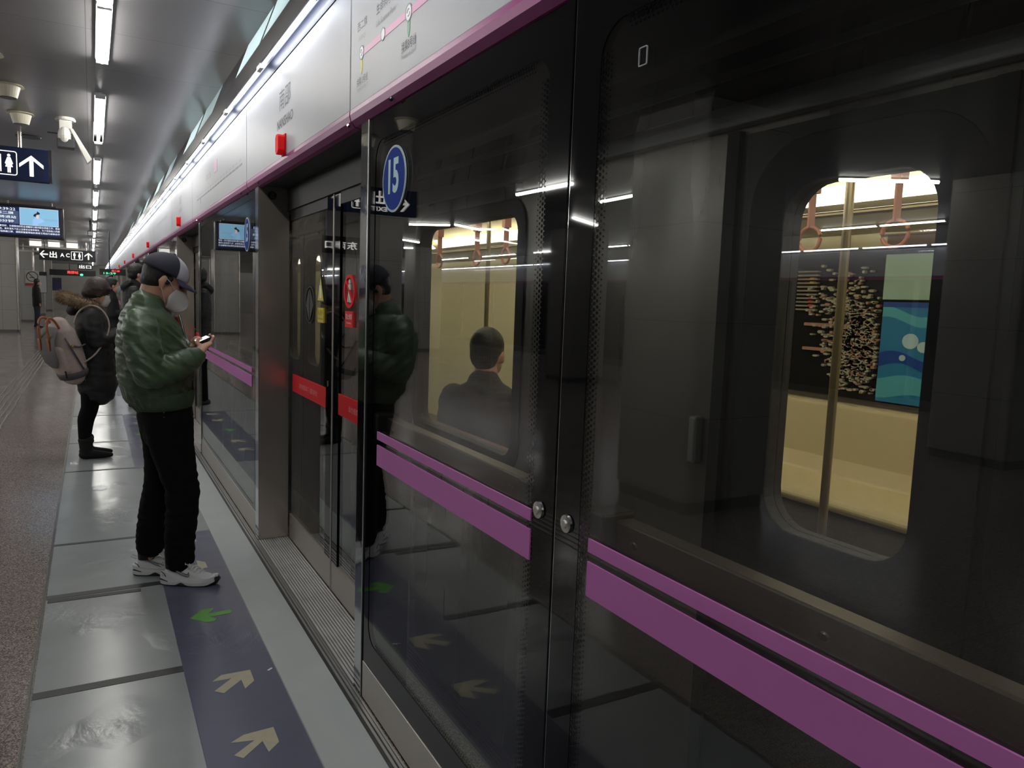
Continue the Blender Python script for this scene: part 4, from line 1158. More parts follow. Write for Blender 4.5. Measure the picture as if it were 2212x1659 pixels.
# far wall with a window
fw = [(1.75, 3.62, 1.08, 1.99), (9.9, 11.6, 1.08, 1.99)]
bm = BM(); wall_holes(bm, XW, XW + 0.05, TL0, TL1, 0.0, 2.1, fw); obj('far_wall', bm, CRM, train)
bm = BM()
for a, b, c, d in fw: box(bm, XW + 0.02, XW + 0.03, a, b, c, d)
obj('far_window', bm, mat('far_window_dark', C8(26, 24, 22), 0.1), train)
bm = BM()
for a, b, c, d in fw: ring(bm, R4(a - 0.03, b + 0.03, c - 0.03, d + 0.02), R4(a, b, c, d), 'x', XW - 0.012, XW + 0.02)
obj('far_window_frame', bm, mat('frame_brown', C8(70, 62, 50), 0.5), train)
# advertisements on the far window
ad = BM(); box(ad, XW - 0.01, XW, 2.30, 2.86, 1.70, 1.965); obj('advert_pale_green', ad, mat('advert_green', C8(168, 200, 182), 0.4), train)
ad = BM(); box(ad, XW - 0.01, XW, 2.28, 2.85, 1.09, 1.685, 0)
def wave(z0, z1, ph, mi, amp=0.03):
    pts = [(2.28 + 0.57 * k / 14, z1 + amp * math.sin(k * 0.55 + ph)) for k in range(15)]
    pts2 = [(2.28 + 0.57 * k / 14, z0 + amp * math.sin(k * 0.55 + ph * 1.3)) for k in range(15)]
    prism(ad, pts + pts2[::-1], 'x', XW - 0.0105 - 0.0008 * mi, XW - 0.009, mi)
wave(1.57, 1.63, 0.4, 1); wave(1.30, 1.37, 1.4, 2); wave(1.13, 1.24, 2.6, 1, 0.02)
for cy_, cz_, rr in ((2.66, 1.46, 0.05), (2.58, 1.43, 0.035), (2.48, 1.47, 0.04), (2.4, 1.40, 0.03), (2.7, 1.36, 0.02), (2.45, 1.58, 0.02)):
    prism(ad, circ(cy_, cz_, rr, rr * 0.9, 14), 'x', XW - 0.0135, XW - 0.009, 3)
box(ad, XW - 0.0115, XW - 0.01, 2.28, 2.85, 1.655, 1.685, 2)
obj('advert_blue', ad, None, train, mats=[mat('advert_blue', C8(46, 130, 178), 0.35), mat('advert_teal', C8(90, 178, 196), 0.35), mat('advert_deep', C8(30, 74, 158), 0.35), mat('advert_pale', C8(190, 220, 230), 0.35)])
# white blossom picture left of it
ad = BM(); rnd = random.Random(3)
for k in range(800):
    a = rnd.gauss(0, 1); b = rnd.gauss(0, 1)
    yy = 3.02 + a * 0.13 + 0.05 * b; zz = 1.45 + b * 0.19
    if not (2.88 < yy < 3.45 and 1.12 < zz < 1.93): continue
    r1, r2 = rnd.uniform(0.008, 0.024), rnd.uniform(0.006, 0.011)
    prism(ad, circ(yy, zz, r1, r2, 6), 'x', XW - 0.006, XW + 0.02, 0 if rnd.random() < 0.8 else 1)
for z in (1.52, 1.36): box(ad, XW - 0.004, XW + 0.02, 3.05, 3.42, z, z + 0.02, 1)
obj('blossom_picture', ad, None, train, mats=[mat('blossom_white', C8(176, 170, 148), 0.5), mat('blossom_pink', C8(176, 130, 108), 0.5)])
ad = BM()
for i in range(11):
    box(ad, XW - 0.004, XW + 0.02, 3.34, 3.50, 1.62 + i * 0.025, 1.63 + i * 0.025, 0)
    if i in (1, 2, 3): box(ad, XW - 0.005, XW + 0.02, 3.37, 3.40, 1.62 + i * 0.025, 1.635 + i * 0.025, 1)
    if i in (7, 8): box(ad, XW - 0.005, XW + 0.02, 3.37, 3.40, 1.62 + i * 0.025, 1.635 + i * 0.025, 2)
obj('small_print_lines', ad, None, train, mats=[mat('print_beige', C8(150, 140, 120), 0.5), mat('print_red', C8(190, 70, 50), 0.5), mat('print_yellow', C8(190, 170, 60), 0.5)])
# side bench on the far wall
bm = BM(); prism(bm, [(XW, 1.04), (XW - 0.05, 1.03), (XW - 0.10, 0.70), (XW - 0.16, 0.60), (XW - 0.5, 0.56), (XW - 0.53, 0.52), (XW - 0.5, 0.48), (XW, 0.46)], 'y', 1.5, 4.1); obj('bench', bm, SEAT, train, bevel=0.015)
bm = BM(); box(bm, XW - 0.46, XW, 1.5, 4.1, 0.02, 0.46); obj('bench_grille', bm, mat('bench_base', C8(70, 60, 48), 0.6, bump=0.6, bscale=90, stretch=(1, 1, 3)), train)
bm = BM(); box(bm, XW - 0.012, XW, 2.5, 2.86, 1.995, 2.075); box(bm, XW - 0.02, XW, 2.47, 2.9, 2.075, 2.085); obj('wall_display', bm, mat('display_brown', C8(110, 84, 64), 0.4), train)
bm = BM(); tube(bm, [(XW - 0.75, TL0 + .1, 2.12), (XW - 0.75, TL1 - .1, 2.12)], 0.016, seg=10); tube(bm, [(0.62, TL0 + .1, 2.12), (0.62, TL1 - .1, 2.12)], 0.016, seg=10)
RAILB = mat('handrail_metal', C8(150, 138, 110), 0.3, 0.8)
obj('handrail', bm, RAILB, train)
STR = mat('strap_pink', C8(190, 128, 110), 0.45)
def strap(x, y):
    bm = BM(); box(bm, x - 0.018, x + 0.018, y - 0.004, y + 0.004, 1.95, 2.13); box(bm, x - 0.024, x + 0.024, y - 0.02, y + 0.02, 2.09, 2.15)
    n = 20; R_ = 0.05
    for k in range(n):
        a0, a1 = 2 * PI * k / n, 2 * PI * (k + 1) / n
    pts = [(x, y + R_ * 1.05 * math.sin(2 * PI * k / n), 1.905 + R_ * math.cos(2 * PI * k / n)) for k in range(n + 1)]
    tube(bm, pts, 0.008, seg=8)
    obj('grab_strap', bm, STR, train)
for y in (1.77, 2.15, 2.9, 3.5, 4.41, 4.84, 5.5): strap(0.95 if y > 4 else 1.15, y)
for x, y in ((1.05, 1.9), (1.15, 5.05), (1.2, 6.4), (0.62, 6.0)):
    bm = BM(); tube(bm, [(x, y, 0.0), (x, y, 2.36)], 0.017, seg=12); obj('grab_pole', bm, RAILB, train)
# seat along the near side behind the second window
bm = BM(); prism(bm, [(0.06, 0.98), (0.12, 0.97), (0.16, 0.55), (0.5, 0.47), (0.52, 0.40), (0.06, 0.38)], 'y', 2.35, 4.9); obj('near_bench', bm, mat('bench_maroon', C8(96, 50, 46), 0.5), train, bevel=0.01)
bm = BM(); box(bm, XW - 0.1, XW, 6.2, 7.6, 0.9, 1.6); bm.free()
bm = BM(); ring(bm, rrect(6.55, 7.2, 0.02, 1.95, 0.05), rrect(6.57, 7.18, 0.04, 1.93, 0.05), 'x', XW - 0.006, XW); box(bm, XW - 0.006, XW, 6.87, 6.88, 0.04, 1.93); obj('far_door_outline', bm, mat('outline_olive', C8(140, 130, 90), 0.5), train)
bm = BM(); box(bm, XW - 0.02, XW, 6.68, 6.95, 0.9, 1.05); obj('wall_box', bm, mat('box_grey', C8(150, 140, 120), 0.5), train)
bm = BM(); box(bm, XW - 0.008, XW, 6.75, 7.2, 1.62, 1.86); obj('wall_notice', bm, mat('notice_pale', C8(210, 206, 176), 0.5), train)

# ================================================================== PEOPLE
SKIN = mat('skin', C8(196, 150, 128), 0.5, noise_amt=0.03)
HAIR = mat('black_hair', C8(20, 18, 18), 0.45, bump=0.5, bscale=160, stretch=(1, 1, 0.2))
def wr(freq=(10, 10, 26), amp=0.006, off=0.0):
    f = Vector(freq)
    def fn(co):
        p = Vector((co.x * f.x + off, co.y * f.y, co.z * f.z))
        a = noise.noise(p); b = noise.noise(p * 2.3 + Vector((5, 1, 2)))
        return amp * (1 - 2 * abs(a)) * 0.9 - amp * 0.4 + amp * 0.35 * b
    return fn

# ---------------------------------------------------------------- man in the green jacket
man = thing('person', 'person in a green bomber jacket, two-tone cap and white mask, holding a phone', 'person', (0.33, 4.42, 0))
mo = Vector((0.33, 4.42, 0))
def V(x, y, z): return Vector((x, y, z)) - mo
TILT = Matrix.Rotation(math.radians(27), 3, 'Y')
HC = V(0.335, 4.42, 1.640)      # middle of the skull
def HP(x, y, z, s=1.07): return HC + TILT @ (Vector((x, y, z)) * s)
bm = BM()
# skull, jaw, neck
ball(bm, HP(-0.012, 0, 0.035), (0.103, 0.080, 0.098), 20, rot=TILT)
ball(bm, HP(0.035, 0, -0.03), (0.066, 0.064, 0.085), 20, rot=TILT)
loft(bm, [(HP(0.055, 0, -0.06), 0.045, 0.055), (HP(0.075, 0, -0.10), 0.028, 0.035)], ref=(1, 0, 0))
loft(bm, [(HP(0.098, 0, 0.025), 0.010, 0.012), (HP(0.116, 0, -0.025), 0.015, 0.018), (HP(0.104, 0, -0.035), 0.010, 0.02)], ref=(1, 0, 0), seg=12)   # nose
loft(bm, [(HP(0.082, -0.045, 0.03), 0.012, 0.02), (HP(0.092, 0, 0.032), 0.014, 0.02), (HP(0.082, 0.045, 0.03), 0.012, 0.02)], ref=(0, 0, 1), seg=12)  # brow
loft(bm, [(HP(0.088, -0.02, -0.066), 0.008, 0.008), (HP(0.097, 0, -0.066), 0.011, 0.010), (HP(0.088, 0.02, -0.066), 0.008, 0.008)], ref=(0, 0, 1), seg=10)  # mouth
loft(bm, [(HP(-0.03, 0, -0.03), 0.062, 0.062), (V(0.275, 4.42, 1.575), 0.060, 0.060), (V(0.255, 4.42, 1.50), 0.056, 0.058)], ref=(1, 0, 0))
for s in (-1, 1):   # ears
    c = HP(-0.002, s * 0.082, -0.002)
    loft(bm, [(c + TILT @ Vector((-0.002, 0, -0.032)), 0.010, 0.008), (c + TILT @ Vector((-0.012, s * 0.006, 0.0)), 0.020, 0.009), (c + TILT @ Vector((-0.008, s * 0.004, 0.026)), 0.014, 0.008)], ref=(1, 0, 0), seg=12)
# torso core and legs under the clothes
loft(bm, [(V(0.25, 4.42, 1.43), 0.07, 0.12), (V(0.265, 4.42, 1.34), 0.10, 0.14), (V(0.30, 4.42, 1.12), 0.11, 0.14), (V(0.33, 4.42, 0.92), 0.11, 0.15)], ref=(1, 0, 0))
LEGN = [((0.335, 4.335, 0.92), 0.085), ((0.385, 4.325, 0.53), 0.052), ((0.388, 4.33, 0.16), 0.036), ((0.375, 4.335, 0.08), 0.030)]
LEGF = [((0.32, 4.505, 0.92), 0.085), ((0.31, 4.517, 0.53), 0.052), ((0.262, 4.53, 0.22), 0.036), ((0.250, 4.545, 0.09), 0.030)]
for L_ in (LEGN, LEGF): loft(bm, [(V(*p), r, r) for p, r in L_], ref=(1, 0, 0))
# arms
ARN = [((0.21, 4.235, 1.44), 0.045), ((0.215, 4.19, 1.32), 0.045), ((0.25, 4.175, 1.175), 0.040), ((0.37, 4.20, 1.205), 0.036), ((0.488, 4.262, 1.262), 0.027)]
ARF = [((0.21, 4.605, 1.44), 0.045), ((0.22, 4.65, 1.32), 0.045), ((0.26, 4.66, 1.185), 0.040), ((0.37, 4.63, 1.215), 0.036), ((0.475, 4.575, 1.275), 0.027)]
for A_ in (ARN, ARF): loft(bm, [(V(*p), r, r) for p, r in A_], ref=(0, 0, 1))
# hands: the phone lies across them, long side along y
PC = Vector((0.525, 4.42, 1.335)); PU = Vector((0.90, 0, 0.43)).normalized(); PN = Vector((-0.43, 0, 0.90)).normalized()
def PH(u, y, n): return PC + PU * u + Vector((0, y, 0)) + PN * n - mo
for s in (-1, 1):
    wy = 4.262 if s < 0 else 4.575
    W_ = V(0.488 if s < 0 else 0.475, wy, 1.262 if s < 0 else 1.275)
    # palm
    loft(bm, [(W_, 0.024, 0.020), (PH(-0.030, s * 0.112, -0.028), 0.034, 0.020), (PH(0.008, s * 0.088, -0.026), 0.038, 0.014)], ref=tuple(PU), seg=16)
    # fingers curling under the phone
    for k, (u, l) in enumerate(((0.036, 0.9), (0.015, 1.0), (-0.006, 0.95), (-0.026, 0.8))):
        if k == 0:
            pts = [(PH(0.030, s * 0.088, -0.018), 0.0098), (PH(0.050, s * 0.082, -0.006), 0.0095), (PH(0.053, s * 0.062, 0.0), 0.0085), (PH(0.049, s * 0.042, 0.001), 0.0072)]
        else:
            pts = [(PH(u, s * 0.090, -0.024), 0.0098), (PH(u + 0.004, s * 0.064, -0.026), 0.0092), (PH(u + 0.003, s * (0.064 - 0.026 * l), -0.019), 0.0085), (PH(u, s * (0.062 - 0.040 * l), -0.0135), 0.0072)]
        loft(bm, [(p, r, r) for p, r in pts], ref=(0, 0, 1), seg=12)
    # thumb over the screen
    pts = [(PH(-0.032, s * 0.110, -0.020), 0.014), (PH(-0.040, s * 0.092, 0.004), 0.012), (PH(-0.024, s * 0.070, 0.016), 0.0102), (PH(-0.006, s * 0.052, 0.0125), 0.0085)]
    loft(bm, [(p, r, r) for p, r in pts], ref=(0, 0, 1), seg=12)
organic('body', bm, SKIN, man, 0.0042, 3)
# eyes half closed, looking down
bm = BM()
for s in (-1, 1): ball(bm, HP(0.080, s * 0.031, 0.012), (0.010, 0.013, 0.007), 12)
obj('eyes', bm, mat('eye_dark', C8(40, 30, 28), 0.3), man, smooth=True)
# hair below the cap
bm = BM()
ball(bm, HP(-0.026, 0, 0.034), (0.098, 0.084, 0.090), 20, rot=TILT)
for s in (-1, 1): loft(bm, [(HP(0.015, s * 0.078, 0.03), 0.018, 0.010), (HP(0.012, s * 0.082, -0.005), 0.008, 0.006)], ref=(1, 0, 0))
ball(bm, HP(-0.045, 0, -0.012), (0.068, 0.074, 0.06), 18, rot=TILT)
organic('hair', bm, HAIR, man, 0.005, 2)
# cap
NAVY = mat('cap_navy', C8(26, 28, 46), 0.75, bump=0.2, bscale=300)
CAPT = Matrix.Rotation(math.radians(26), 3, 'Y')
CC = HP(-0.014, 0, 0.046)
def cap_pt(th, ph, r=(0.121, 0.098, 0.106)):
    # th around from the front, ph elevation
    v = Vector((math.cos(ph) * math.cos(th) * r[0], math.cos(ph) * math.sin(th) * r[1], math.sin(ph) * r[2]))
    return CC + CAPT @ v
bm = BM(); NT, NP = 40, 12
g = [[bm.verts.new(cap_pt(2 * PI * i / NT, (PI / 2) * (j / NP) * 0.985 - 0.06)) for i in range(NT)] for j in range(NP + 1)]
for j in range(NP):
    for i in range(NT):
        th = (i + 0.5) / NT * 2 * PI
        front = min(th, 2 * PI - th) < 1.10
        f = bm.faces.new([g[j][i], g[j][(i + 1) % NT], g[j + 1][(i + 1) % NT], g[j + 1][i]])
        f.material_index = 1 if (front and j < NP - 1) else 0
bm.faces.new(g[NP])
crown = obj('cap_crown', bm, None, man, smooth=True, mats=[NAVY, mat('cap_pale', C8(188, 188, 198), 0.8)])
md = crown.modifiers.new('t', 'SOLIDIFY'); md.thickness = 0.003
bm = BM(); ball(bm, cap_pt(0, PI / 2) , 0.008, 10); 
pts = [Vector((0.12, 0, 0.05)), ]
obj('cap_button', bm, NAVY, man, smooth=True)
# dark patch on the pale front
bm = BM()
def front_patch(lst, mi=0):
    vs = [bm.verts.new(CC + (cap_pt(t_, p_) - CC) * 1.02) for t_, p_ in lst]; f = bm.faces.new(vs); f.material_index = mi
front_patch([(-0.22, 0.12), (-0.05, 0.1), (0.15, 0.14), (0.12, 0.34), (0.02, 0.52), (-0.05, 0.38), (-0.16, 0.44), (-0.12, 0.3)])
obj('cap_emblem', bm, NAVY, man)
# brim
bm = BM(); N_ = 18
for layer in (0, 1): pass
top = []; bot = []
for i in range(N_ + 1):
    th = -1.05 + 2.1 * i / N_
    root = CC + CAPT @ Vector((math.cos(th) * 0.119, math.sin(th) * 0.097, -0.004))
    ex = 0.068 * math.cos(th * 1.35) ** 0.6 if abs(th * 1.35) < PI / 2 else 0
    row = []
    for k in range(5):
        f_ = k / 4
        off = CAPT @ Vector((ex * f_, 0, -0.018 * f_ ** 1.3 - 0.012 * (math.sin(th) ** 2) * f_))
        row.append(root + off)
    top.append(row)
T_ = [[bm.verts.new(p) for p in r] for r in top]; B_ = [[bm.verts.new(p - CAPT @ Vector((0, 0, 0.004))) for p in r] for r in top]
for i in range(N_):
    for k in range(4):
        bm.faces.new([T_[i][k], T_[i + 1][k], T_[i + 1][k + 1], T_[i][k + 1]]); bm.faces.new([B_[i][k], B_[i][k + 1], B_[i + 1][k + 1], B_[i + 1][k]])
    bm.faces.new([T_[i][4], T_[i + 1][4], B_[i + 1][4], B_[i][4]])
obj('cap_brim', bm, mat('brim_slate', C8(62, 62, 90), 0.7), man, smooth=True)
# mask
MASKW = mat('mask_white', C8(196, 196, 196), 0.7, bump=0.1, bscale=120)
bm = BM(); NU, NV = 20, 14
MG = []
for j in range(NV + 1):
    v_ = j / NV
    row = []
    for i in range(NU + 1):
        u_ = -1 + 2 * i / NU
        half = 0.45 + 0.55 * math.sin(PI * min(1, 0.22 + v_ * 0.62))
        th = u_ * 1.25 * half
        zz = 0.012 - 0.128 * v_ - 0.012 * abs(u_) * (0.5 - v_) * 2
        bulge = 0.016 * math.sin(PI * v_) + 0.030 * math.exp(-(th / 0.35) ** 2) * math.sin(PI * min(1, v_ * 0.9 + 0.1))
        r_ = (0.094 + bulge - 0.022 * max(0, v_ - 0.75) * 4)
        row.append(bm.verts.new(HP(0.012 + math.cos(th) * r_, math.sin(th) * (0.074 + 0.01 * math.sin(PI * v_)), zz - 0.008)))
    MG.append(row)
for j in range(NV):
    for i in range(NU): bm.faces.new([MG[j][i], MG[j][i + 1], MG[j + 1][i + 1], MG[j + 1][i]])
mk = obj('face_mask', bm, MASKW, man, smooth=True); md = mk.modifiers.new('t', 'SOLIDIFY'); md.thickness = 0.002
bm = BM()
for s in (-1, 1):
    e = HP(-0.01, s * 0.090, 0.022); e2 = HP(-0.014, s * 0.088, -0.018)
    tube(bm, [HP(0.052, s * 0.075, -0.012), HP(0.02, s * 0.086, 0.012), e], 0.0022, seg=6); tube(bm, [HP(0.045, s * 0.070, -0.088), HP(0.012, s * 0.084, -0.05), e2], 0.0022, seg=6)
obj('mask_loops', bm, MASKW, man)
# earphone
bm = BM(); ball(bm, HP(0.006, -0.089, -0.004), (0.006, 0.005, 0.006), 10); obj('earphone', bm, BLACK, man, smooth=True)

# jacket
OLIVE = mat('olive_satin', C8(62, 82, 58), 0.42, noise_amt=0.05, nscale=20, bump=0.35, bscale=28, stretch=(1, 1, 2.2))
OLIVE.node_tree.nodes['Principled BSDF'].inputs['Sheen Weight'].default_value = 0.08
bm = BM()
loft(bm, [(V(0.322, 4.42, 1.03), 0.150, 0.180), (V(0.305, 4.42, 1.07), 0.178, 0.19), (V(0.298, 4.42, 1.13), 0.192, 0.192), (V(0.288, 4.42, 1.22), 0.186, 0.185), (V(0.272, 4.42, 1.33), 0.172, 0.180),
          (V(0.258, 4.42, 1.40), 0.150, 0.185), (V(0.246, 4.42, 1.465), 0.122, 0.172), (V(0.252, 4.42, 1.507), 0.092, 0.125)], ref=(1, 0, 0), seg=28)
for A_, sgn in ((ARN, -1), (ARF, 1)):
    q = [V(*p) for p, r in A_]
    loft(bm, [(q[0] + Vector((0.0, -sgn * 0.02, -0.005)), 0.078, 0.066), (q[0].lerp(q[1], 0.5), 0.088, 0.078), (q[1], 0.086, 0.076), (q[1].lerp(q[2], 0.55) + Vector((-0.004, 0, 0)), 0.083, 0.074), (q[2] + Vector((-0.006, 0, -0.004)), 0.076, 0.070)], ref=(1, 0, 0), seg=20)
    loft(bm, [(q[2] + Vector((0.0, 0, -0.002)), 0.074, 0.068), (q[2].lerp(q[3], 0.6), 0.074, 0.064), (q[3], 0.070, 0.060), (q[3].lerp(q[4], 0.5), 0.062, 0.054), (q[3].lerp(q[4], 0.82), 0.054, 0.047), (q[3].lerp(q[4], 0.93), 0.044, 0.04)], ref=(0, 0, 1), seg=20)
def jw(co):
    x, y, z = co
    p = Vector((x * 11, y * 9, z * 24 + x * 18))
    a = noise.noise(p); b = noise.noise(p * 1.9 + Vector((3, 7, 1)))
    fold = (0.0052 if z > 1.4 else 0.0066) * (1 - 2.6 * abs(a)) + 0.0015 * b
    # pleats where the sleeves bend and where the hem gathers
    if z < 1.12: fold += 0.004 * math.sin(math.atan2(y, x + 0.03) * 26) * (1.12 - z) / 0.12
    el = math.exp(-(((x + 0.06) / 0.09) ** 2 + ((z - 1.2) / 0.08) ** 2)) if abs(y) > 0.17 else 0
    fold += el * 0.008 * math.sin((x * 0.8 + z) * 95)
    return fold
jk = organic('jacket', bm, OLIVE, man, 0.0065, 6, jw)
RIB = mat('olive_rib', C8(54, 74, 48), 0.7)
def ribbed(name, frames, m, parent, n=60, amp=0.0025, ref=(1, 0, 0)):
    bm = BM(); loft(bm, frames, ref=ref, seg=n * 2, round_caps=False)
    bm.normal_update()
    o = obj(name, bm, m, parent, smooth=True)
    for i, v in enumerate(o.data.vertices):
        if (i % 2) == 0: v.co -= v.normal * amp if False else Vector((0, 0, 0))
    return o
ribbed('jacket_hem', [(V(0.327, 4.42, 1.055), 0.155, 0.198), (V(0.328, 4.42, 1.035), 0.156, 0.198), (V(0.330, 4.42, 0.995), 0.148, 0.188), (V(0.332, 4.42, 0.968), 0.140, 0.182)], mat('olive_rib_hem', C8(52, 70, 46), 0.7, bump=0.8, bscale=60, stretch=(1, 1, 0.05)), man)
# collar: open ring round the neck
def collar(parent, c, rx, ry, h, m, tilt, name='collar', t=0.010):
    bm = BM(); n = 40; rows = []
    for k in range(n + 1):
        a = 0.42 + (2 * PI - 0.84) * k / n
        d = Vector((math.cos(a) * rx, math.sin(a) * ry, 0))
        ri = []
        for (dr, dz) in ((0, 0), (0.002, h * 0.5), (-0.006, h), (-0.006 - t, h), (-0.004 - t, h * 0.5), (-t, 0)):
            q = d * (1 + dr / max(rx, 0.01)) + Vector((0, 0, dz)); ri.append(bm.verts.new(c + tilt @ q))
        rows.append(ri)
    for k in range(n):
        for j in range(6): bm.faces.new([rows[k][j], rows[k][(j + 1) % 6], rows[k + 1][(j + 1) % 6], rows[k + 1][j]])
    bm.faces.new(rows[0]); bm.faces.new(rows[-1][::-1])
    return obj(name, bm, m, parent, smooth=True)
collar(man, V(0.268, 4.42, 1.505), 0.088, 0.088, 0.045, RIB, Matrix.Rotation(math.radians(38), 3, 'Y'))
for q3, q4 in ((ARN[3][0], ARN[4][0]), (ARF[3][0], ARF[4][0])):
    a_, b_ = V(*q3), V(*q4)
    bm = BM(); loft(bm, [(a_.lerp(b_, 0.86), 0.050, 0.044), (a_.lerp(b_, 0.93), 0.047, 0.041), (a_.lerp(b_, 1.0), 0.040, 0.036), (a_.lerp(b_, 1.06), 0.034, 0.030)], ref=(0, 0, 1), seg=24, round_caps=False)
    obj('cuff', bm, RIB, man, smooth=True)
# zip line and orange shirt showing in front
bm = BM(); loft(bm, [(V(0.40, 4.42, 1.45), 0.012, 0.05), (V(0.425, 4.42, 1.36), 0.014, 0.05), (V(0.452, 4.42, 1.22), 0.016, 0.05), (V(0.462, 4.42, 1.06), 0.018, 0.04)], ref=(1, 0, 0), seg=16)
obj('shirt', bm, mat('shirt_rust', C8(128, 52, 34), 0.7), man, smooth=True)
bm = BM(); tube(bm, [V(0.405, 4.362, 1.47), V(0.43, 4.355, 1.36), V(0.462, 4.35, 1.22), V(0.474, 4.36, 1.06)], 0.006, seg=8); obj('zip', bm, mat('zip_metal', C8(120, 120, 116), 0.3, 0.9), man, smooth=True)
nest(man, 'jacket', ('jacket_hem', 'collar', 'cuff', 'zip')); nest(man, 'cap_crown', ('cap_button', 'cap_emblem', 'cap_brim')); nest(man, 'face_mask', ('mask_loops',))
# trousers
DEN = mat('black_denim', C8(5, 5, 6), 0.95, spec=0.2)
bm = BM()
loft(bm, [(V(0.333, 4.42, 0.99), 0.132, 0.168), (V(0.335, 4.42, 0.92), 0.14, 0.18), (V(0.335, 4.42, 0.85), 0.125, 0.178)], ref=(1, 0, 0), seg=24)
loft(bm, [(V(0.343, 4.335, 0.90), 0.125, 0.095), (V(0.362, 4.33, 0.75), 0.108, 0.088), (V(0.398, 4.325, 0.58), 0.088, 0.078), (V(0.408, 4.325, 0.52), 0.086, 0.075), (V(0.405, 4.325, 0.42), 0.082, 0.072), (V(0.393, 4.33, 0.28), 0.078, 0.066), (V(0.392, 4.33, 0.16), 0.072, 0.062), (V(0.392, 4.33, 0.125), 0.070, 0.060)], ref=(1, 0, 0), seg=24)
loft(bm, [(V(0.325, 4.505, 0.90), 0.125, 0.095), (V(0.330, 4.51, 0.75), 0.105, 0.088), (V(0.320, 4.515, 0.57), 0.084, 0.078), (V(0.305, 4.518, 0.48), 0.082, 0.074), (V(0.275, 4.525, 0.32), 0.080, 0.068), (V(0.262, 4.53, 0.20), 0.076, 0.062), (V(0.258, 4.53, 0.165), 0.073, 0.060)], ref=(1, 0, 0), seg=24)
def tw(co):
    p = Vector((co.x * 8, co.y * 8, co.z * 20)); k = 1.0 if co.z < 0.62 else 0.4
    return 0.006 * k * (1 - 2.4 * abs(noise.noise(p)))
organic('trousers', bm, DEN, man, 0.0075, 4, tw)
bm = BM()
for z in (0.965, 0.94): ball(bm, V(0.315, 4.236, z), 0.004, 8)
obj('rivets', bm, CHROME, man, smooth=True)
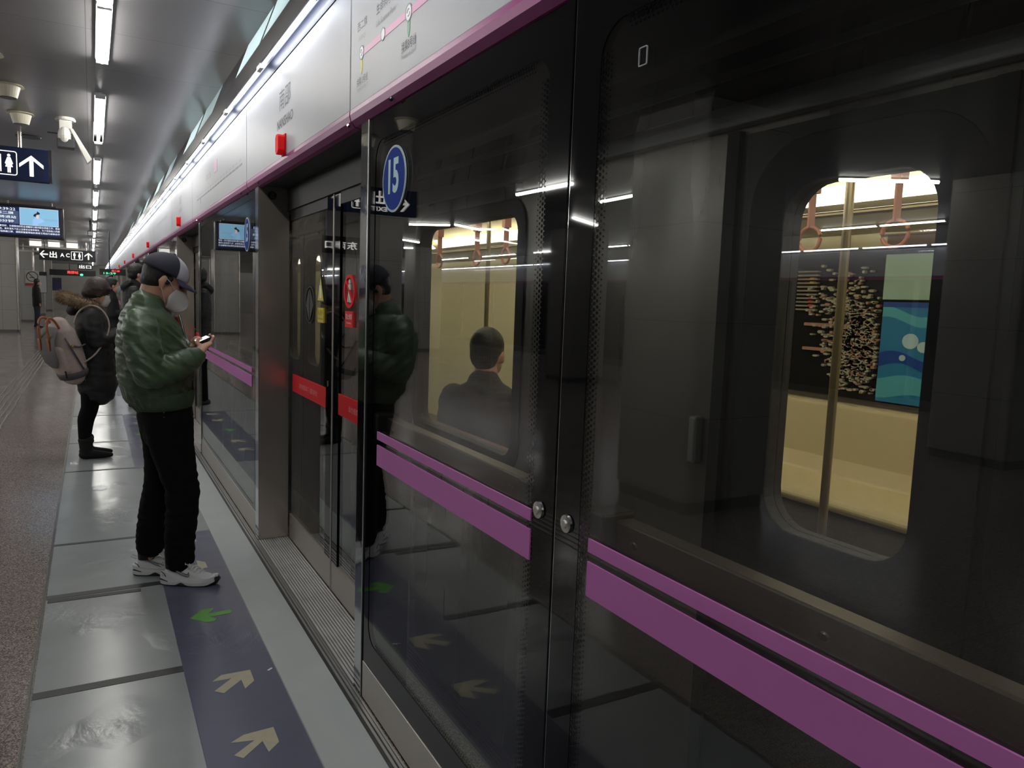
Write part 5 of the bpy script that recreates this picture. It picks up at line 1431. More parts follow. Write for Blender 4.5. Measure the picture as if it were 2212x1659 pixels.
# sneakers
SHW = mat('sneaker_white', C8(206, 208, 208), 0.45, bump=0.08, bscale=40)
SHB = mat('sneaker_black', C8(16, 17, 20), 0.5)
def sneaker(parent, heel, ang, lift=0.0):
    """heel: ground point below the heel; foot points along +x turned by ang"""
    Rz = Matrix.Rotation(ang, 3, 'Z')
    def T(x, y, z): return Vector(heel) - mo + Rz @ Vector((x, y, z * 1.18 + lift))
    L = 0.31
    before = list(parent.children)
    def halfw(u):   # plan outline
        return 0.036 + 0.014 * math.sin(PI * min(1, u * 1.1)) + 0.008 * math.exp(-((u - 0.70) / 0.2) ** 2) - 0.022 * max(0, (u - 0.86) / 0.14) ** 2 - 0.010 * max(0, (0.08 - u) / 0.08) ** 2
    n = 26
    # black outsole, slightly arched
    top_parent = parent
    def slab(name, z0f, z1f, extra, m):
        bm = BM(); rows = []
        for k in range(n + 1):
            u = k / n; x = u * L; hw = halfw(u) + extra
            if k == 0 or k == n: hw *= 0.45
            z0, z1 = z0f(u), z1f(u)
            rows.append([bm.verts.new(T(x, -hw, z0)), bm.verts.new(T(x, -hw * 1.02, (z0 + z1) / 2)), bm.verts.new(T(x, -hw * 0.96, z1)), bm.verts.new(T(x, hw * 0.96, z1)), bm.verts.new(T(x, hw * 1.02, (z0 + z1) / 2)), bm.verts.new(T(x, hw, z0))])
        for k in range(n):
            for j in range(6): bm.faces.new([rows[k][j], rows[k][(j + 1) % 6], rows[k + 1][(j + 1) % 6], rows[k + 1][j]])
        bm.faces.new(rows[0][::-1]); bm.faces.new(rows[-1])
        return obj(name, bm, m, parent, smooth=False)
    toe = lambda u: 0.020 * max(0, (u - 0.8) / 0.2) ** 1.6
    heelr = lambda u: 0.008 * max(0, (0.12 - u) / 0.12) ** 1.5
    arch = lambda u: 0.014 * math.exp(-((u - 0.42) / 0.07) ** 2)
    slab('outsole', lambda u: toe(u) + heelr(u), lambda u: 0.012 + toe(u) + heelr(u) + arch(u) * 0.4, -0.003, SHB)
    slab('midsole', lambda u: 0.008 + toe(u) + heelr(u) + arch(u), lambda u: 0.040 + 0.012 * math.exp(-(u / 0.18) ** 2) - 0.006 * math.sin(PI * u) + toe(u) * 0.6, 0.004, SHW)
    # upper
    bm = BM()
    prof = [(0.022, 0.092, 0.030), (0.05, 0.100, 0.036), (0.085, 0.088, 0.038), (0.12, 0.082, 0.040), (0.15, 0.088, 0.041), (0.18, 0.080, 0.043), (0.21, 0.066, 0.045), (0.245, 0.054, 0.045), (0.275, 0.046, 0.040), (0.294, 0.036, 0.026)]
    rows = []; seg = 16
    for x, top_, hw in prof:
        r_ = []
        for k in range(seg + 1):
            a = PI * k / seg
            yy = -math.cos(a) * hw; sq = abs(math.sin(a)) ** 0.75
            r_.append(bm.verts.new(T(x, yy * (0.62 + 0.38 * (1 - sq)) if sq > 0.5 and x < 0.13 else yy, 0.030 + (top_ - 0.030) * sq)))
        r_.append(bm.verts.new(T(x, hw, 0.02))); r_.insert(0, bm.verts.new(T(x, -hw, 0.02)))
        rows.append(r_)
    m_ = len(rows[0])
    for i in range(len(rows) - 1):
        for j in range(m_): bm.faces.new([rows[i][j], rows[i][(j + 1) % m_], rows[i + 1][(j + 1) % m_], rows[i + 1][j]])
    bm.faces.new(rows[0][::-1]); bm.faces.new(rows[-1])
    up = obj('upper', bm, SHW, parent, smooth=True)
    md = up.modifiers.new('s', 'SUBSURF'); md.levels = 1; md.render_levels = 1
    # ankle collar, tongue, pull loop
    bm = BM(); loft(bm, [(T(0.072, 0, 0.075), 0.046, 0.034), (T(0.070, 0, 0.12), 0.046, 0.040), (T(0.072, 0, 0.17), 0.046, 0.042)], ref=tuple(Rz @ Vector((1, 0, 0))), seg=20, round_caps=False); obj('sock', bm, mat('sock_black', C8(24, 24, 26), 0.8), parent, smooth=True)
    bm = BM(); loft(bm, [(T(0.175, 0, 0.078), 0.008, 0.026), (T(0.148, 0, 0.105), 0.008, 0.028), (T(0.128, 0, 0.135), 0.008, 0.028), (T(0.120, 0, 0.146), 0.006, 0.018)], ref=tuple(Rz @ Vector((1, 0, 0.5))), seg=16); obj('tongue', bm, SHW, parent, smooth=True)
    bm = BM(); tube(bm, [T(0.020, 0, 0.088), T(-0.004, 0, 0.098), T(-0.010, 0, 0.086), T(0.016, 0, 0.074)], 0.003, seg=6); obj('pull_loop', bm, SHW, parent)
    # laces
    bm = BM()
    for k in range(5):
        x = 0.158 + 0.017 * k; z = 0.094 - 0.0085 * k
        tube(bm, [T(x, -0.030, z - 0.010), T(x + 0.006, -0.012, z + 0.001), T(x + 0.012, 0.012, z + 0.001), T(x + 0.014, 0.030, z - 0.012)], 0.0032, seg=6)
    tube(bm, [T(0.155, 0, 0.098), T(0.140, -0.022, 0.118), T(0.150, -0.040, 0.104), T(0.158, -0.006, 0.098)], 0.0026, seg=6)
    tube(bm, [T(0.155, 0, 0.098), T(0.165, -0.028, 0.104), T(0.175, -0.042, 0.086)], 0.0026, seg=6)
    tube(bm, [T(0.155, 0, 0.098), T(0.142, 0.022, 0.116), T(0.152, 0.036, 0.102), T(0.158, 0.006, 0.098)], 0.0026, seg=6)
    obj('laces', bm, mat('lace_white', C8(222, 222, 222), 0.6), parent)
    # curved side mark with black outline, both sides
    sw = [(0.085, 0.080), (0.105, 0.066), (0.130, 0.055), (0.155, 0.048), (0.168, 0.048), (0.172, 0.056), (0.168, 0.070), (0.163, 0.061), (0.154, 0.059), (0.135, 0.064), (0.110, 0.072)]
    for s in (-1, 1):
        bm = BM()
        def off(x, z):
            hw = 0.0445 if x > 0.15 else 0.042
            return s * (hw * (1.0 - 0.10 * max(0, (z - 0.05)) / 0.03) + 0.0015)
        cx_ = sum(p[0] for p in sw) / len(sw); cz_ = sum(p[1] for p in sw) / len(sw)
        a_ = [bm.verts.new(T(x, off(x, z), z)) for x, z in sw]; f = bm.faces.new(a_); f.material_index = 1
        pts = [T(x, off(x, z) + s * 0.0005, z) for x, z in sw]; tube(bm, pts + [pts[0]], 0.0014, seg=5)
        o_ = obj('side_emblem', bm, None, parent, mats=[SHB, mat('emblem_grey', C8(150, 156, 156), 0.4)])
        bm = BM(); tube(bm, [T(0.018, s * 0.037, 0.066), T(0.036, s * 0.0405, 0.056), T(0.044, s * 0.042, 0.044)], 0.0022, seg=6); tube(bm, [T(0.012, s * 0.0425, 0.034), T(0.075, s * 0.047, 0.020)], 0.004, seg=6); obj('heel_stripe', bm, SHB, parent)
    bm = BM()
    loft(bm, [(T(0.300, 0, 0.040), 0.010, 0.028), (T(0.309, 0, 0.028), 0.012, 0.030), (T(0.300, 0, 0.016), 0.010, 0.03)], ref=tuple(Rz @ Vector((1, 0, 0))), seg=14); obj('toe_guard', bm, SHB, parent, smooth=True)
    for c in list(parent.children):
        if c not in before and c is not up: c.parent = up
    up.name = 'sneaker'
sh1 = thing('sneaker', 'white sneaker with a curved grey side mark, nearer of the pair, toe towards the doors', 'shoe', tuple(mo))
bpy.data.objects.remove(sh1)
sneaker(man, (0.300, 4.372, 0.0), math.atan2(-0.151, 0.274))
sneaker(man, (0.172, 4.575, 0.0), math.atan2(-0.10, 0.28))

# phone
ph = thing('phone', 'smartphone with a bright screen held sideways by the person in the green jacket', 'phone', tuple(PC))
def phbox(name, u, y, n0, n1, m):
    bm = BM(); box(bm, -u, u, -y, y, n0, n1); M = Matrix((PU, Vector((0, 1, 0)), PN)).transposed().to_4x4(); bmesh.ops.transform(bm, matrix=M, verts=bm.verts)
    return obj(name, bm, m, ph, bevel=0.002)
phbox('case', 0.037, 0.077, -0.004, 0.004, mat('phone_case', C8(12, 12, 14), 0.3)); phbox('screen', 0.033, 0.072, 0.004, 0.0046, emis('phone_screen', (0.95, 0.97, 1.0), 1.3))

# ---------------------------------------------------------------- woman with backpack
wo = Vector((-0.02, 8.0, 0))
wom = thing('person', 'person in a long black padded coat with a fur hood, white mask and glasses', 'person', tuple(wo))
def W(x, y, z): return Vector((x, y + 8.0, z)) - wo
WT = Matrix.Rotation(math.radians(22), 3, 'Y'); WH = W(0.045, 0, 1.545)
def WP(x, y, z): return WH + WT @ (Vector((x, y, z)) * 1.0)
bm = BM()
ball(bm, WP(-0.01, 0, 0.03), (0.098, 0.078, 0.092), 18, rot=WT); ball(bm, WP(0.035, 0, -0.03), (0.062, 0.06, 0.08), 18, rot=WT)
loft(bm, [(WP(0.095, 0, 0.02), 0.010, 0.011), (WP(0.112, 0, -0.025), 0.013, 0.016)], ref=(1, 0, 0), seg=10)
loft(bm, [(WP(-0.02, 0, -0.04), 0.055, 0.055), (W(-0.01, 0, 1.42), 0.06, 0.06), (W(-0.02, 0, 1.35), 0.09, 0.13), (W(0.0, 0, 1.1), 0.10, 0.14), (W(0.0, 0, 0.85), 0.10, 0.14)], ref=(1, 0, 0))
for s in (-1, 1):
    loft(bm, [(W(0.0, s * 0.08, 0.85), 0.08, 0.07), (W(-0.04, s * 0.08, 0.47), 0.05, 0.045), (W(-0.08, s * 0.08, 0.3), 0.035, 0.035), (W(-0.075, s * 0.082, 0.10), 0.03, 0.03), (W(-0.07, s * 0.082, 0.06), 0.03, 0.03)], ref=(1, 0, 0))
    loft(bm, [(W(-0.01, s * 0.18, 1.33), 0.05, 0.05), (W(0.03, s * 0.20, 1.12), 0.042, 0.042), (W(0.14, s * 0.14, 1.14), 0.036, 0.036), (W(0.215, s * 0.07, 1.20), 0.026, 0.026)], ref=(0, 0, 1))
    c = W(0.24, s * 0.05, 1.215); loft(bm, [(W(0.215, s * 0.07, 1.20), 0.022, 0.026), (c, 0.014, 0.034)], ref=(0, 0, 1), seg=12)
    for k in range(4):
        b0 = c + Vector((0.018 * (k - 1.5), -s * 0.012, 0.0)); loft(bm, [(b0, 0.009, 0.009), (b0 + Vector((0.006, -s * 0.02, 0.004)), 0.0088, 0.0088), (b0 + Vector((0.004, -s * 0.038, 0.016 - 0.002 * k)), 0.0075, 0.0075)], ref=(0, 0, 1), seg=8)
    loft(bm, [(W(0.225, s * 0.05, 1.225), 0.010, 0.010), (W(0.235, s * 0.03, 1.245), 0.009, 0.009), (W(0.25, s * 0.012, 1.25), 0.008, 0.008)], ref=(0, 0, 1), seg=8)
organic('body', bm, SKIN, wom, 0.006, 3)
bm = BM(); ball(bm, WP(-0.018, 0, 0.045), (0.112, 0.096, 0.104), 20, rot=WT); ball(bm, WP(-0.05, 0, -0.005), (0.085, 0.09, 0.085), 18, rot=WT)
for s in (-1, 1): loft(bm, [(WP(0.01, s * 0.075, 0.03), 0.035, 0.016), (WP(0.02, s * 0.08, -0.025), 0.022, 0.01)], ref=(1, 0, 0))
loft(bm, [(WP(0.07, -0.05, 0.07), 0.02, 0.02), (WP(0.09, 0, 0.075), 0.02, 0.02), (WP(0.07, 0.05, 0.07), 0.02, 0.02)], ref=(0, 0, 1))
organic('hair', bm, mat('brown_hair', C8(46, 32, 30), 0.5, bump=0.5, bscale=120), wom, 0.007, 2, lambda co: 0.004 * noise.noise(co * 40))
bm = BM(); loft(bm, [(WP(0.075, 0, -0.0), 0.03, 0.05), (WP(0.092, 0, -0.03), 0.036, 0.062), (WP(0.088, 0, -0.07), 0.036, 0.058), (WP(0.065, 0, -0.098), 0.02, 0.04)], ref=(1, 0, 0), seg=20)
obj('face_mask', bm, MASKW, wom, smooth=True)
bm = BM()
for s in (-1, 1):
    pts = [WP(0.108 , s * (0.034 + 0.024 * math.cos(2 * PI * k / 14)), 0.014 + 0.018 * math.sin(2 * PI * k / 14)) for k in range(15)]; tube(bm, pts, 0.0018, seg=5); tube(bm, [WP(0.106, s * 0.058, 0.018), WP(0.0, s * 0.085, 0.012)], 0.0018, seg=5)
tube(bm, [WP(0.11, -0.01, 0.016), WP(0.11, 0.01, 0.016)], 0.002, seg=5); obj('glasses', bm, BLACK, wom)
bm = BM()
for s in (-1, 1): ball(bm, WP(0.08, s * 0.03, 0.012), (0.01, 0.012, 0.009), 10)
obj('eyes', bm, MATS['eye_dark'], wom, smooth=True)
COAT = mat('black_coat', C8(13, 13, 16), 0.7)
bm = BM()
loft(bm, [(W(0.03, 0, 0.655), 0.165, 0.20), (W(0.025, 0, 0.75), 0.17, 0.205), (W(0.02, 0, 0.95), 0.155, 0.205), (W(0.01, 0, 1.12), 0.15, 0.205), (W(-0.005, 0, 1.28), 0.14, 0.205), (W(-0.015, 0, 1.36), 0.115, 0.175), (W(-0.01, 0, 1.42), 0.085, 0.10)], ref=(1, 0, 0), seg=24)
for s in (-1, 1):
    loft(bm, [(W(-0.005, s * 0.17, 1.34), 0.075, 0.07), (W(0.01, s * 0.20, 1.22), 0.072, 0.066), (W(0.03, s * 0.21, 1.10), 0.068, 0.062)], ref=(1, 0, 0)); loft(bm, [(W(0.03, s * 0.21, 1.10), 0.062, 0.06), (W(0.13, s * 0.15, 1.135), 0.058, 0.055), (W(0.20, s * 0.085, 1.185), 0.045, 0.042)], ref=(0, 0, 1))
organic('coat', bm, COAT, wom, 0.01, 4, wr((8, 8, 14), 0.008))
# hood with fur edge
bm = BM(); loft(bm, [(W(-0.16, 0, 1.38), 0.05, 0.10), (W(-0.12, 0, 1.44), 0.07, 0.14), (W(-0.05, 0, 1.44), 0.06, 0.15), (W(0.03, 0, 1.40), 0.04, 0.12)], ref=(0, 0, 1), seg=20); obj('hood', bm, COAT, wom, smooth=True)
rnd = random.Random(11); bm = BM()
for k in range(9000):
    a = rnd.uniform(0, 2 * PI)
    cx_ = -0.095 + 0.14 * math.cos(a); cy_ = 0.135 * math.sin(a); cz_ = 1.455 - 0.045 * math.cos(a)
    b_ = rnd.uniform(0, 2 * PI); d = Vector((math.cos(a) * math.cos(b_), math.sin(a) * math.cos(b_), math.sin(b_)))
    p = W(cx_, cy_, cz_) + d * 0.040; ln = rnd.uniform(0.025, 0.05)
    tip = p + (d + Vector((rnd.gauss(0, .45), rnd.gauss(0, .45), rnd.gauss(-0.1, .45)))).normalized() * ln
    sd = Vector((rnd.gauss(0, 1), rnd.gauss(0, 1), rnd.gauss(0, 1))).normalized() * 0.0016
    f = bm.faces.new([bm.verts.new(p - sd), bm.verts.new(p + sd), bm.verts.new(tip)]); f.material_index = 0 if rnd.random() < 0.6 else 1
pts = [W(-0.095 + 0.14 * math.cos(a * PI / 12), 0.135 * math.sin(a * PI / 12), 1.455 - 0.045 * math.cos(a * PI / 12)) for a in range(25)]
tube(bm, pts, 0.044, seg=12, mi=0)
obj('fur_trim', bm, None, wom, mats=[mat('fur_tan', C8(150, 128, 104), 0.9), mat('fur_dark', C8(84, 70, 58), 0.9)])
bm = BM()
loft(bm, [(W(0.02, 0, 0.80), 0.11, 0.15), (W(0.02, 0, 0.7), 0.11, 0.16)], ref=(1, 0, 0))
for s in (-1, 1):
    loft(bm, [(W(0.01, s * 0.075, 0.78), 0.10, 0.08), (W(-0.025, s * 0.08, 0.62), 0.088, 0.07), (W(-0.04, s * 0.08, 0.47), 0.072, 0.06), (W(-0.075, s * 0.08, 0.36), 0.07, 0.056), (W(-0.085, s * 0.08, 0.22), 0.055, 0.05), (W(-0.075, s * 0.08, 0.13), 0.048, 0.045)], ref=(1, 0, 0), seg=18)
organic('trousers', bm, DEN, wom, 0.009, 3)
bm = BM()
for s in (-1, 1):
    loft(bm, [(W(-0.075, s * 0.082, 0.175), 0.07, 0.055), (W(-0.078, s * 0.082, 0.155), 0.06, 0.05), (W(-0.075, s * 0.082, 0.08), 0.055, 0.046), (W(-0.06, s * 0.082, 0.05), 0.066, 0.046)], ref=(1, 0, 0), seg=18)
    loft(bm, [(W(-0.10, s * 0.082, 0.042), 0.040, 0.042), (W(0.0, s * 0.084, 0.042), 0.040, 0.043), (W(0.08, s * 0.086, 0.034), 0.030, 0.044), (W(0.125, s * 0.086, 0.030), 0.022, 0.034)], ref=(0, 0, 1), seg=16)
organic('boots', bm, mat('black_suede', C8(11, 10, 11), 0.9), wom, 0.008, 3)
# backpack
bp_ = thing('backpack', 'pale beige and grey backpack with tan leather handles worn by the fur hooded person', 'backpack', (-0.22, 7.86, 1.03))
bo = Vector((-0.22, 7.86, 1.03)); BR = Matrix.Rotation(math.radians(33), 3, 'Z') @ Matrix.Rotation(math.radians(-20), 3, 'Y')
def BP(x, y, z): return BR @ (Vector((x, y, z)) * 1.08)
CANV = mat('canvas_beige', C8(176, 160, 154), 0.85, noise_amt=0.06, nscale=60); CANG = mat('canvas_grey', C8(98, 98, 98), 0.85, noise_amt=0.06, nscale=60); TAN = mat('tan_leather', C8(150, 92, 52), 0.5); CDK = mat('canvas_dark', C8(78, 74, 78), 0.85)
bm = BM(); loft(bm, [(BP(0.0, 0, -0.20), 0.125, 0.14), (BP(0.0, 0, -0.12), 0.135, 0.15), (BP(0.005, 0, 0.05), 0.125, 0.15), (BP(0.015, 0, 0.17), 0.10, 0.14), (BP(0.03, 0, 0.22), 0.06, 0.11)], ref=tuple(BP(1, 0, 0)), seg=24)
organic('bag_body', bm, CANV, bp_, 0.008, 4)
bm = BM(); loft(bm, [(BP(-0.085, -0.01, -0.15), 0.055, 0.11), (BP(-0.095, -0.01, -0.06), 0.06, 0.115), (BP(-0.08, -0.01, 0.03), 0.05, 0.11)], ref=tuple(BP(1, 0, 0)), seg=20); organic('front_pocket', bm, CANV, bp_, 0.008, 4)
bm = BM(); loft(bm, [(BP(0.0, 0, -0.235), 0.128, 0.142), (BP(0.0, 0, -0.205), 0.136, 0.150), (BP(0.0, 0, -0.18), 0.137, 0.152)], ref=tuple(BP(1, 0, 0)), seg=24, round_caps=False); obj('bottom', bm, CDK, bp_, smooth=True)
bm = BM(); loft(bm, [(BP(-0.148, -0.02, -0.10), 0.008, 0.05), (BP(-0.155, -0.02, -0.06), 0.012, 0.10), (BP(-0.155, -0.02, 0.05), 0.012, 0.125), (BP(-0.13, -0.02, 0.14), 0.012, 0.125), (BP(-0.06, -0.02, 0.215), 0.012, 0.11)], ref=tuple(BP(1, 0, 0)), seg=24); obj('flap', bm, CANG, bp_, smooth=True)
bm = BM(); box(bm, -0.172, -0.166, -0.06, -0.01, -0.05, -0.02); bmesh.ops.transform(bm, matrix=BR.to_4x4(), verts=bm.verts); obj('white_label', bm, WHITEG, bp_)
bm = BM()
for yy in (-0.07, 0.05):
    pts = [BP(-0.135 + 0.11 * (1 - math.cos(PI * k / 12)) / 2 * (1 if yy < 0 else 1.2), yy - 0.01, 0.12 + 0.16 * math.sin(PI * k / 12) + 0.05 * k / 12) for k in range(13)]
    tube(bm, pts, 0.011, seg=10)
for yy in (-0.07, 0.05):
    loft(bm, [(BP(-0.146, yy, 0.15), 0.004, 0.018), (BP(-0.166, yy, 0.06), 0.004, 0.018)], ref=tuple(BP(1, 0, 0)), seg=10)
obj('leather_handle', bm, TAN, bp_, smooth=True)
def BW(x, y, z): return Vector((x, y, z)) - bo
def curve_pts(P, n=6):
    out = []
    for i in range(len(P) - 1):
        p0, p1, p2, p3 = P[max(0, i - 1)], P[i], P[i + 1], P[min(len(P) - 1, i + 2)]
        for k in range(n):
            t_ = k / n
            out.append(0.5 * ((2 * p1) + (p2 - p0) * t_ + (2 * p0 - 5 * p1 + 4 * p2 - p3) * t_ ** 2 + (3 * p1 - p0 - 3 * p2 + p3) * t_ ** 3))
    return out + [P[-1]]
for ys_ in (7.83, 8.15):
    bm = BM(); tube(bm, curve_pts([BW(-0.15, ys_, 1.27), BW(-0.11, ys_, 1.37), BW(-0.03, ys_, 1.43), BW(0.06, ys_, 1.41), BW(0.125, ys_ - 0.01, 1.31), BW(0.12, ys_ - 0.03, 1.18), BW(0.02, ys_ - 0.07, 1.0), BW(-0.1, ys_ - 0.03, 0.9)]), 0.0075, seg=8); obj('shoulder_strap', bm, CANV, bp_, smooth=True)
bm = BM(); tube(bm, [BP(-0.02, -0.15, 0.05), BP(0.03, -0.157, 0.02), BP(0.09, -0.15, 0.02)], 0.009, seg=8); tube(bm, [BP(-0.05, -0.148, 0.13), BP(-0.03, -0.156, 0.0), BP(0.0, -0.155, -0.17)], 0.008, seg=8); obj('side_band', bm, CDK, bp_, smooth=True)
bm = BM(); ball(bm, BP(-0.02, -0.16, 0.05), 0.012, 10); obj('buckle', bm, mat('brass', C8(190, 150, 80), 0.3, 1.0), bp_, smooth=True)
bm = BM(); tube(bm, [BP(0.03, -0.10, -0.22), BP(0.0, -0.11, -0.29)], 0.008, seg=6); tube(bm, [BP(-0.12, -0.1, -0.14), BP(-0.13, -0.1, -0.2)], 0.008, seg=6); obj('strap_end', bm, BLACK, bp_)

# ---------------------------------------------------------------- simpler people farther away
def person(label, x, y, h, face, coat, trou, hair=HAIR, hood=False, mask=None, arms=True, group=None, cap=False, lean=0.0):
    """standing figure of height h facing direction angle face (0 = +x)"""
    t = thing('person', label, 'person', (x, y, 0), face, group)
    k = h / 1.72
    def Q(a, b, c): return Vector((a, b, c)) * k
    bm = BM()
    hd = Q(0.05 + lean, 0, 1.59)
    ball(bm, hd + Q(-0.012, 0, 0.03), tuple(Q(0.095, 0.076, 0.095)), 16); ball(bm, hd + Q(0.03, 0, -0.035), tuple(Q(0.06, 0.058, 0.075)), 16)
    loft(bm, [(hd + Q(0.09, 0, 0.01), 0.01, 0.01), (hd + Q(0.102, 0, -0.03), 0.013, 0.015)], ref=(1, 0, 0), seg=8)
    loft(bm, [(hd + Q(-0.02, 0, -0.05), 0.055, 0.055), (Q(0.0, 0, 1.44), 0.06, 0.07), (Q(0, 0, 1.2), 0.10, 0.15), (Q(0, 0, 0.9), 0.10, 0.14)], ref=(1, 0, 0))
    for s in (-1, 1):
        ball(bm, hd + Q(-0.005, s * 0.078, -0.005), tuple(Q(0.014, 0.01, 0.026)), 8)
        loft(bm, [(Q(0, s * 0.085, 0.92), 0.09, 0.08), (Q(0.01, s * 0.09, 0.5), 0.052, 0.052), (Q(-0.02, s * 0.09, 0.08), 0.036, 0.036)], ref=(1, 0, 0))
        if arms:
            loft(bm, [(Q(-0.01, s * 0.19, 1.40), 0.05, 0.05), (Q(0.01, s * 0.22, 1.14), 0.042, 0.042), (Q(0.17, s * 0.13, 1.17), 0.034, 0.034), (Q(0.24, s * 0.07, 1.24), 0.025, 0.025)], ref=(0, 0, 1)); hc = Q(0.265, s * 0.05, 1.255)
        else:
            loft(bm, [(Q(-0.01, s * 0.19, 1.40), 0.05, 0.05), (Q(-0.01, s * 0.22, 1.12), 0.042, 0.042), (Q(0.04, s * 0.22, 0.88), 0.03, 0.03)], ref=(1, 0, 0)); hc = Q(0.05, s * 0.22, 0.83)
        loft(bm, [(hc - Q(0.02, 0, 0.01), 0.02, 0.022), (hc, 0.015, 0.03)], ref=(0, 0, 1), seg=10)
        for f in range(4):
            b0 = hc + (Q(0.014, 0.014 * (f - 1.5), 0.0) if arms else Q(0.012 * (f - 1.5), 0, -0.02))
            e_ = (Q(0.03, -s * 0.01, 0.012) if arms else Q(0.006, -s * 0.006, -0.05)) * (1 - 0.08 * abs(f - 1.3))
            loft(bm, [(b0, 0.009, 0.009), (b0 + e_ * 0.6, 0.009, 0.009), (b0 + e_ + Q(0, -s * 0.006, 0), 0.0075, 0.0075)], ref=(0, 0, 1), seg=8)
        loft(bm, [(hc, 0.010, 0.010), (hc + (Q(0.01, -s * 0.02, 0.02) if arms else Q(0.03, -s * 0.01, -0.02)), 0.0085, 0.0085)], ref=(0, 0, 1), seg=8)
    organic('body', bm, SKIN, t, 0.0075, 2)
    bm = BM(); ball(bm, hd + Q(-0.028, 0, 0.045), tuple(Q(0.102, 0.088, 0.098)), 16); ball(bm, hd + Q(-0.055, 0, 0.0), tuple(Q(0.07, 0.078, 0.07)), 16)
    organic('hair', bm, hair, t, 0.009, 2)
    bm = BM()
    for s in (-1, 1): ball(bm, hd + Q(0.078, s * 0.03, 0.005), tuple(Q(0.01, 0.012, 0.008)), 8)
    obj('eyes', bm, MATS['eye_dark'], t)
    if mask:
        bm = BM(); loft(bm, [(hd + Q(0.07, 0, -0.005), 0.03, 0.048), (hd + Q(0.085, 0, -0.04), 0.034, 0.058), (hd + Q(0.065, 0, -0.09), 0.026, 0.045)], ref=(1, 0, 0), seg=14); obj('face_mask', bm, mask, t, smooth=True)
    bm = BM()
    loft(bm, [(Q(0.01, 0, 0.80), 0.145, 0.19), (Q(0.01, 0, 0.95), 0.145, 0.20), (Q(0, 0, 1.2), 0.14, 0.205), (Q(-0.005, 0, 1.38), 0.12, 0.195), (Q(0, 0, 1.47), 0.085, 0.10)], ref=(1, 0, 0), seg=20)
    for s in (-1, 1):
        if arms:
            loft(bm, [(Q(-0.01, s * 0.18, 1.40), 0.075, 0.068), (Q(0.0, s * 0.22, 1.14), 0.066, 0.062)], ref=(1, 0, 0)); loft(bm, [(Q(0.01, s * 0.22, 1.13), 0.06, 0.058), (Q(0.16, s * 0.135, 1.165), 0.054, 0.052), (Q(0.21, s * 0.09, 1.21), 0.044, 0.042)], ref=(0, 0, 1))
        else: loft(bm, [(Q(-0.01, s * 0.18, 1.40), 0.075, 0.068), (Q(-0.01, s * 0.225, 1.12), 0.064, 0.06), (Q(0.035, s * 0.222, 0.91), 0.048, 0.046)], ref=(1, 0, 0))
    if hood: loft(bm, [(Q(-0.10, 0, 1.44), 0.06, 0.11), (Q(-0.04, 0, 1.50), 0.07, 0.13), (Q(0.05, 0, 1.46), 0.03, 0.10)], ref=(0, 0, 1))
    organic('coat', bm, coat, t, 0.012, 3, wr((8, 8, 14), 0.007))
    bm = BM(); loft(bm, [(Q(0, 0, 0.95), 0.12, 0.16), (Q(0, 0, 0.84), 0.12, 0.165)], ref=(1, 0, 0))
    for s in (-1, 1): loft(bm, [(Q(0, s * 0.085, 0.86), 0.105, 0.085), (Q(0.01, s * 0.09, 0.5), 0.075, 0.065), (Q(-0.015, s * 0.09, 0.09), 0.06, 0.055)], ref=(1, 0, 0), seg=14)
    organic('trousers', bm, trou, t, 0.011, 3)
    bm = BM()
    for s in (-1, 1): loft(bm, [(Q(-0.06, s * 0.09, 0.045), 0.043, 0.04), (Q(0.06, s * 0.095, 0.04), 0.036, 0.044), (Q(0.16, s * 0.10, 0.03), 0.024, 0.036)], ref=(0, 0, 1), seg=12)
    organic('shoes', bm, mat('dark_shoes', C8(20, 20, 22), 0.6), t, 0.009, 2)
    return t
BLUEM = mat('mask_blue', C8(150, 170, 190), 0.7)
PUF = mat('black_puffer', C8(16, 16, 19), 0.6, bump=0.6, bscale=14, stretch=(0.3, 0.3, 4))
person('tall dark haired person in a black puffer coat just behind the cap', 0.5, 11.3, 1.93, 0.0, PUF, DEN, hood=True)
person('person with a blue mask half hidden between fur hood and tall person in black', 0.26, 14.0, 1.76, 0.0, mat('dark_coat', C8(24, 24, 28), 0.8), DEN, mask=BLUEM)
person('distant person in dark coat and blue jeans beside a pillar at far left', -1.82, 33.5, 1.83, 0.3, mat('brown_black_coat', C8(20, 18, 17), 0.8), mat('blue_jeans', C8(38, 42, 56), 0.8), arms=False, mask=MASKW)
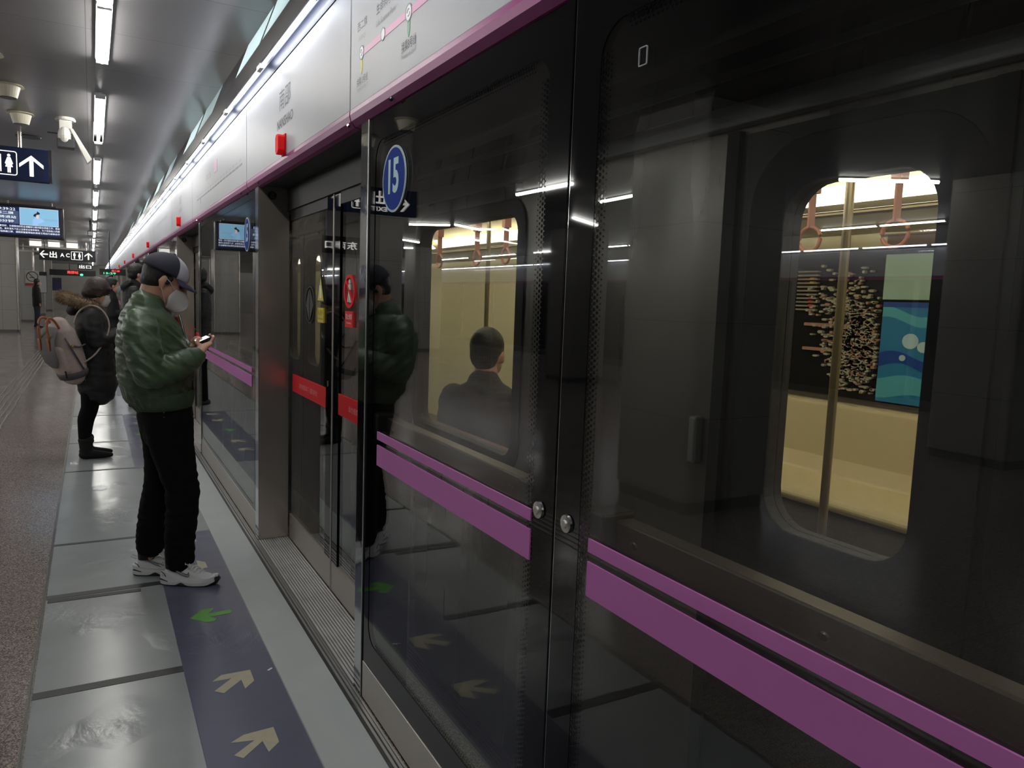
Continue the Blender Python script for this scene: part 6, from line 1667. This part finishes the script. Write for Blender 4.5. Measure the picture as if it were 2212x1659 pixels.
# passenger in the train
pt = thing('passenger', 'seated passenger with short black hair and dark jacket, seen from behind through the train window', 'person', (1.78, 3.42, 0), math.radians(35))
def Z(a, b, c): return Vector((a, b, c))
bm = BM(); ball(bm, Z(0, 0, 1.345), (0.095, 0.08, 0.11), 18); ball(bm, Z(0.03, 0, 1.28), (0.062, 0.06, 0.07), 16)
loft(bm, [(Z(0.09, 0, 1.335), 0.01, 0.01), (Z(0.105, 0, 1.30), 0.013, 0.015)], ref=(1, 0, 0), seg=8)
loft(bm, [(Z(-0.02, 0, 1.26), 0.058, 0.058), (Z(-0.03, 0, 1.17), 0.065, 0.07), (Z(-0.03, 0, 1.0), 0.10, 0.15), (Z(-0.02, 0, 0.6), 0.11, 0.15)], ref=(1, 0, 0))
for s in (-1, 1):
    ball(bm, Z(0, s * 0.083, 1.315), (0.015, 0.011, 0.03), 8)
    loft(bm, [(Z(-0.02, s * 0.19, 1.10), 0.05, 0.05), (Z(0.02, s * 0.23, 0.85), 0.042, 0.042), (Z(0.22, s * 0.13, 0.72), 0.03, 0.03)], ref=(1, 0, 0))
    loft(bm, [(Z(0.0, s * 0.09, 0.56), 0.08, 0.08), (Z(0.40, s * 0.10, 0.53), 0.055, 0.055)], ref=(0, 0, 1)); loft(bm, [(Z(0.42, s * 0.10, 0.50), 0.055, 0.055), (Z(0.42, s * 0.10, 0.06), 0.036, 0.036)], ref=(1, 0, 0))
    for f in range(4): b0 = Z(0.235, s * 0.12 + 0.016 * (f - 1.5), 0.715); loft(bm, [(b0, 0.009, 0.009), (b0 + Z(0.03, 0, -0.003), 0.009, 0.009), (b0 + Z(0.055, 0, -0.02), 0.0075, 0.0075)], ref=(0, 0, 1), seg=8)
    loft(bm, [(Z(0.22, s * 0.10, 0.72), 0.011, 0.011), (Z(0.25, s * 0.075, 0.725), 0.009, 0.009)], ref=(0, 0, 1), seg=8)
organic('body', bm, SKIN, pt, 0.007, 2)
bm = BM(); ball(bm, Z(-0.018, 0, 1.375), (0.102, 0.088, 0.098), 18); ball(bm, Z(-0.045, 0, 1.33), (0.068, 0.078, 0.085), 16); organic('hair', bm, HAIR, pt, 0.007, 2)
bm = BM(); loft(bm, [(Z(-0.01, 0, 0.52), 0.14, 0.18), (Z(-0.02, 0, 0.8), 0.15, 0.21), (Z(-0.03, 0, 1.02), 0.135, 0.225), (Z(-0.03, 0, 1.13), 0.10, 0.20), (Z(-0.035, 0, 1.19), 0.075, 0.09)], ref=(1, 0, 0), seg=20)
for s in (-1, 1): loft(bm, [(Z(-0.02, s * 0.19, 1.09), 0.08, 0.075), (Z(0.01, s * 0.235, 0.86), 0.068, 0.066)], ref=(1, 0, 0)); loft(bm, [(Z(0.01, s * 0.235, 0.85), 0.062, 0.062), (Z(0.19, s * 0.145, 0.735), 0.048, 0.046)], ref=(0, 0, 1))
organic('jacket', bm, mat('charcoal_jacket', C8(44, 42, 44), 0.8), pt, 0.01, 3, wr((8, 8, 12), 0.006))
bm = BM()
for s in (-1, 1): loft(bm, [(Z(0.0, s * 0.09, 0.56), 0.1, 0.095), (Z(0.42, s * 0.10, 0.54), 0.075, 0.075), (Z(0.43, s * 0.10, 0.48), 0.07, 0.07), (Z(0.42, s * 0.10, 0.1), 0.055, 0.055)], ref=(0, 1, 0), seg=14)
organic('trousers', bm, DEN, pt, 0.011, 3)
bm = BM()
for s in (-1, 1): loft(bm, [(Z(0.38, s * 0.10, 0.045), 0.043, 0.04), (Z(0.57, s * 0.10, 0.03), 0.026, 0.038)], ref=(0, 0, 1), seg=12)
organic('shoes', bm, mat('dark_shoes', C8(20, 20, 22), 0.6), pt, 0.009, 2)
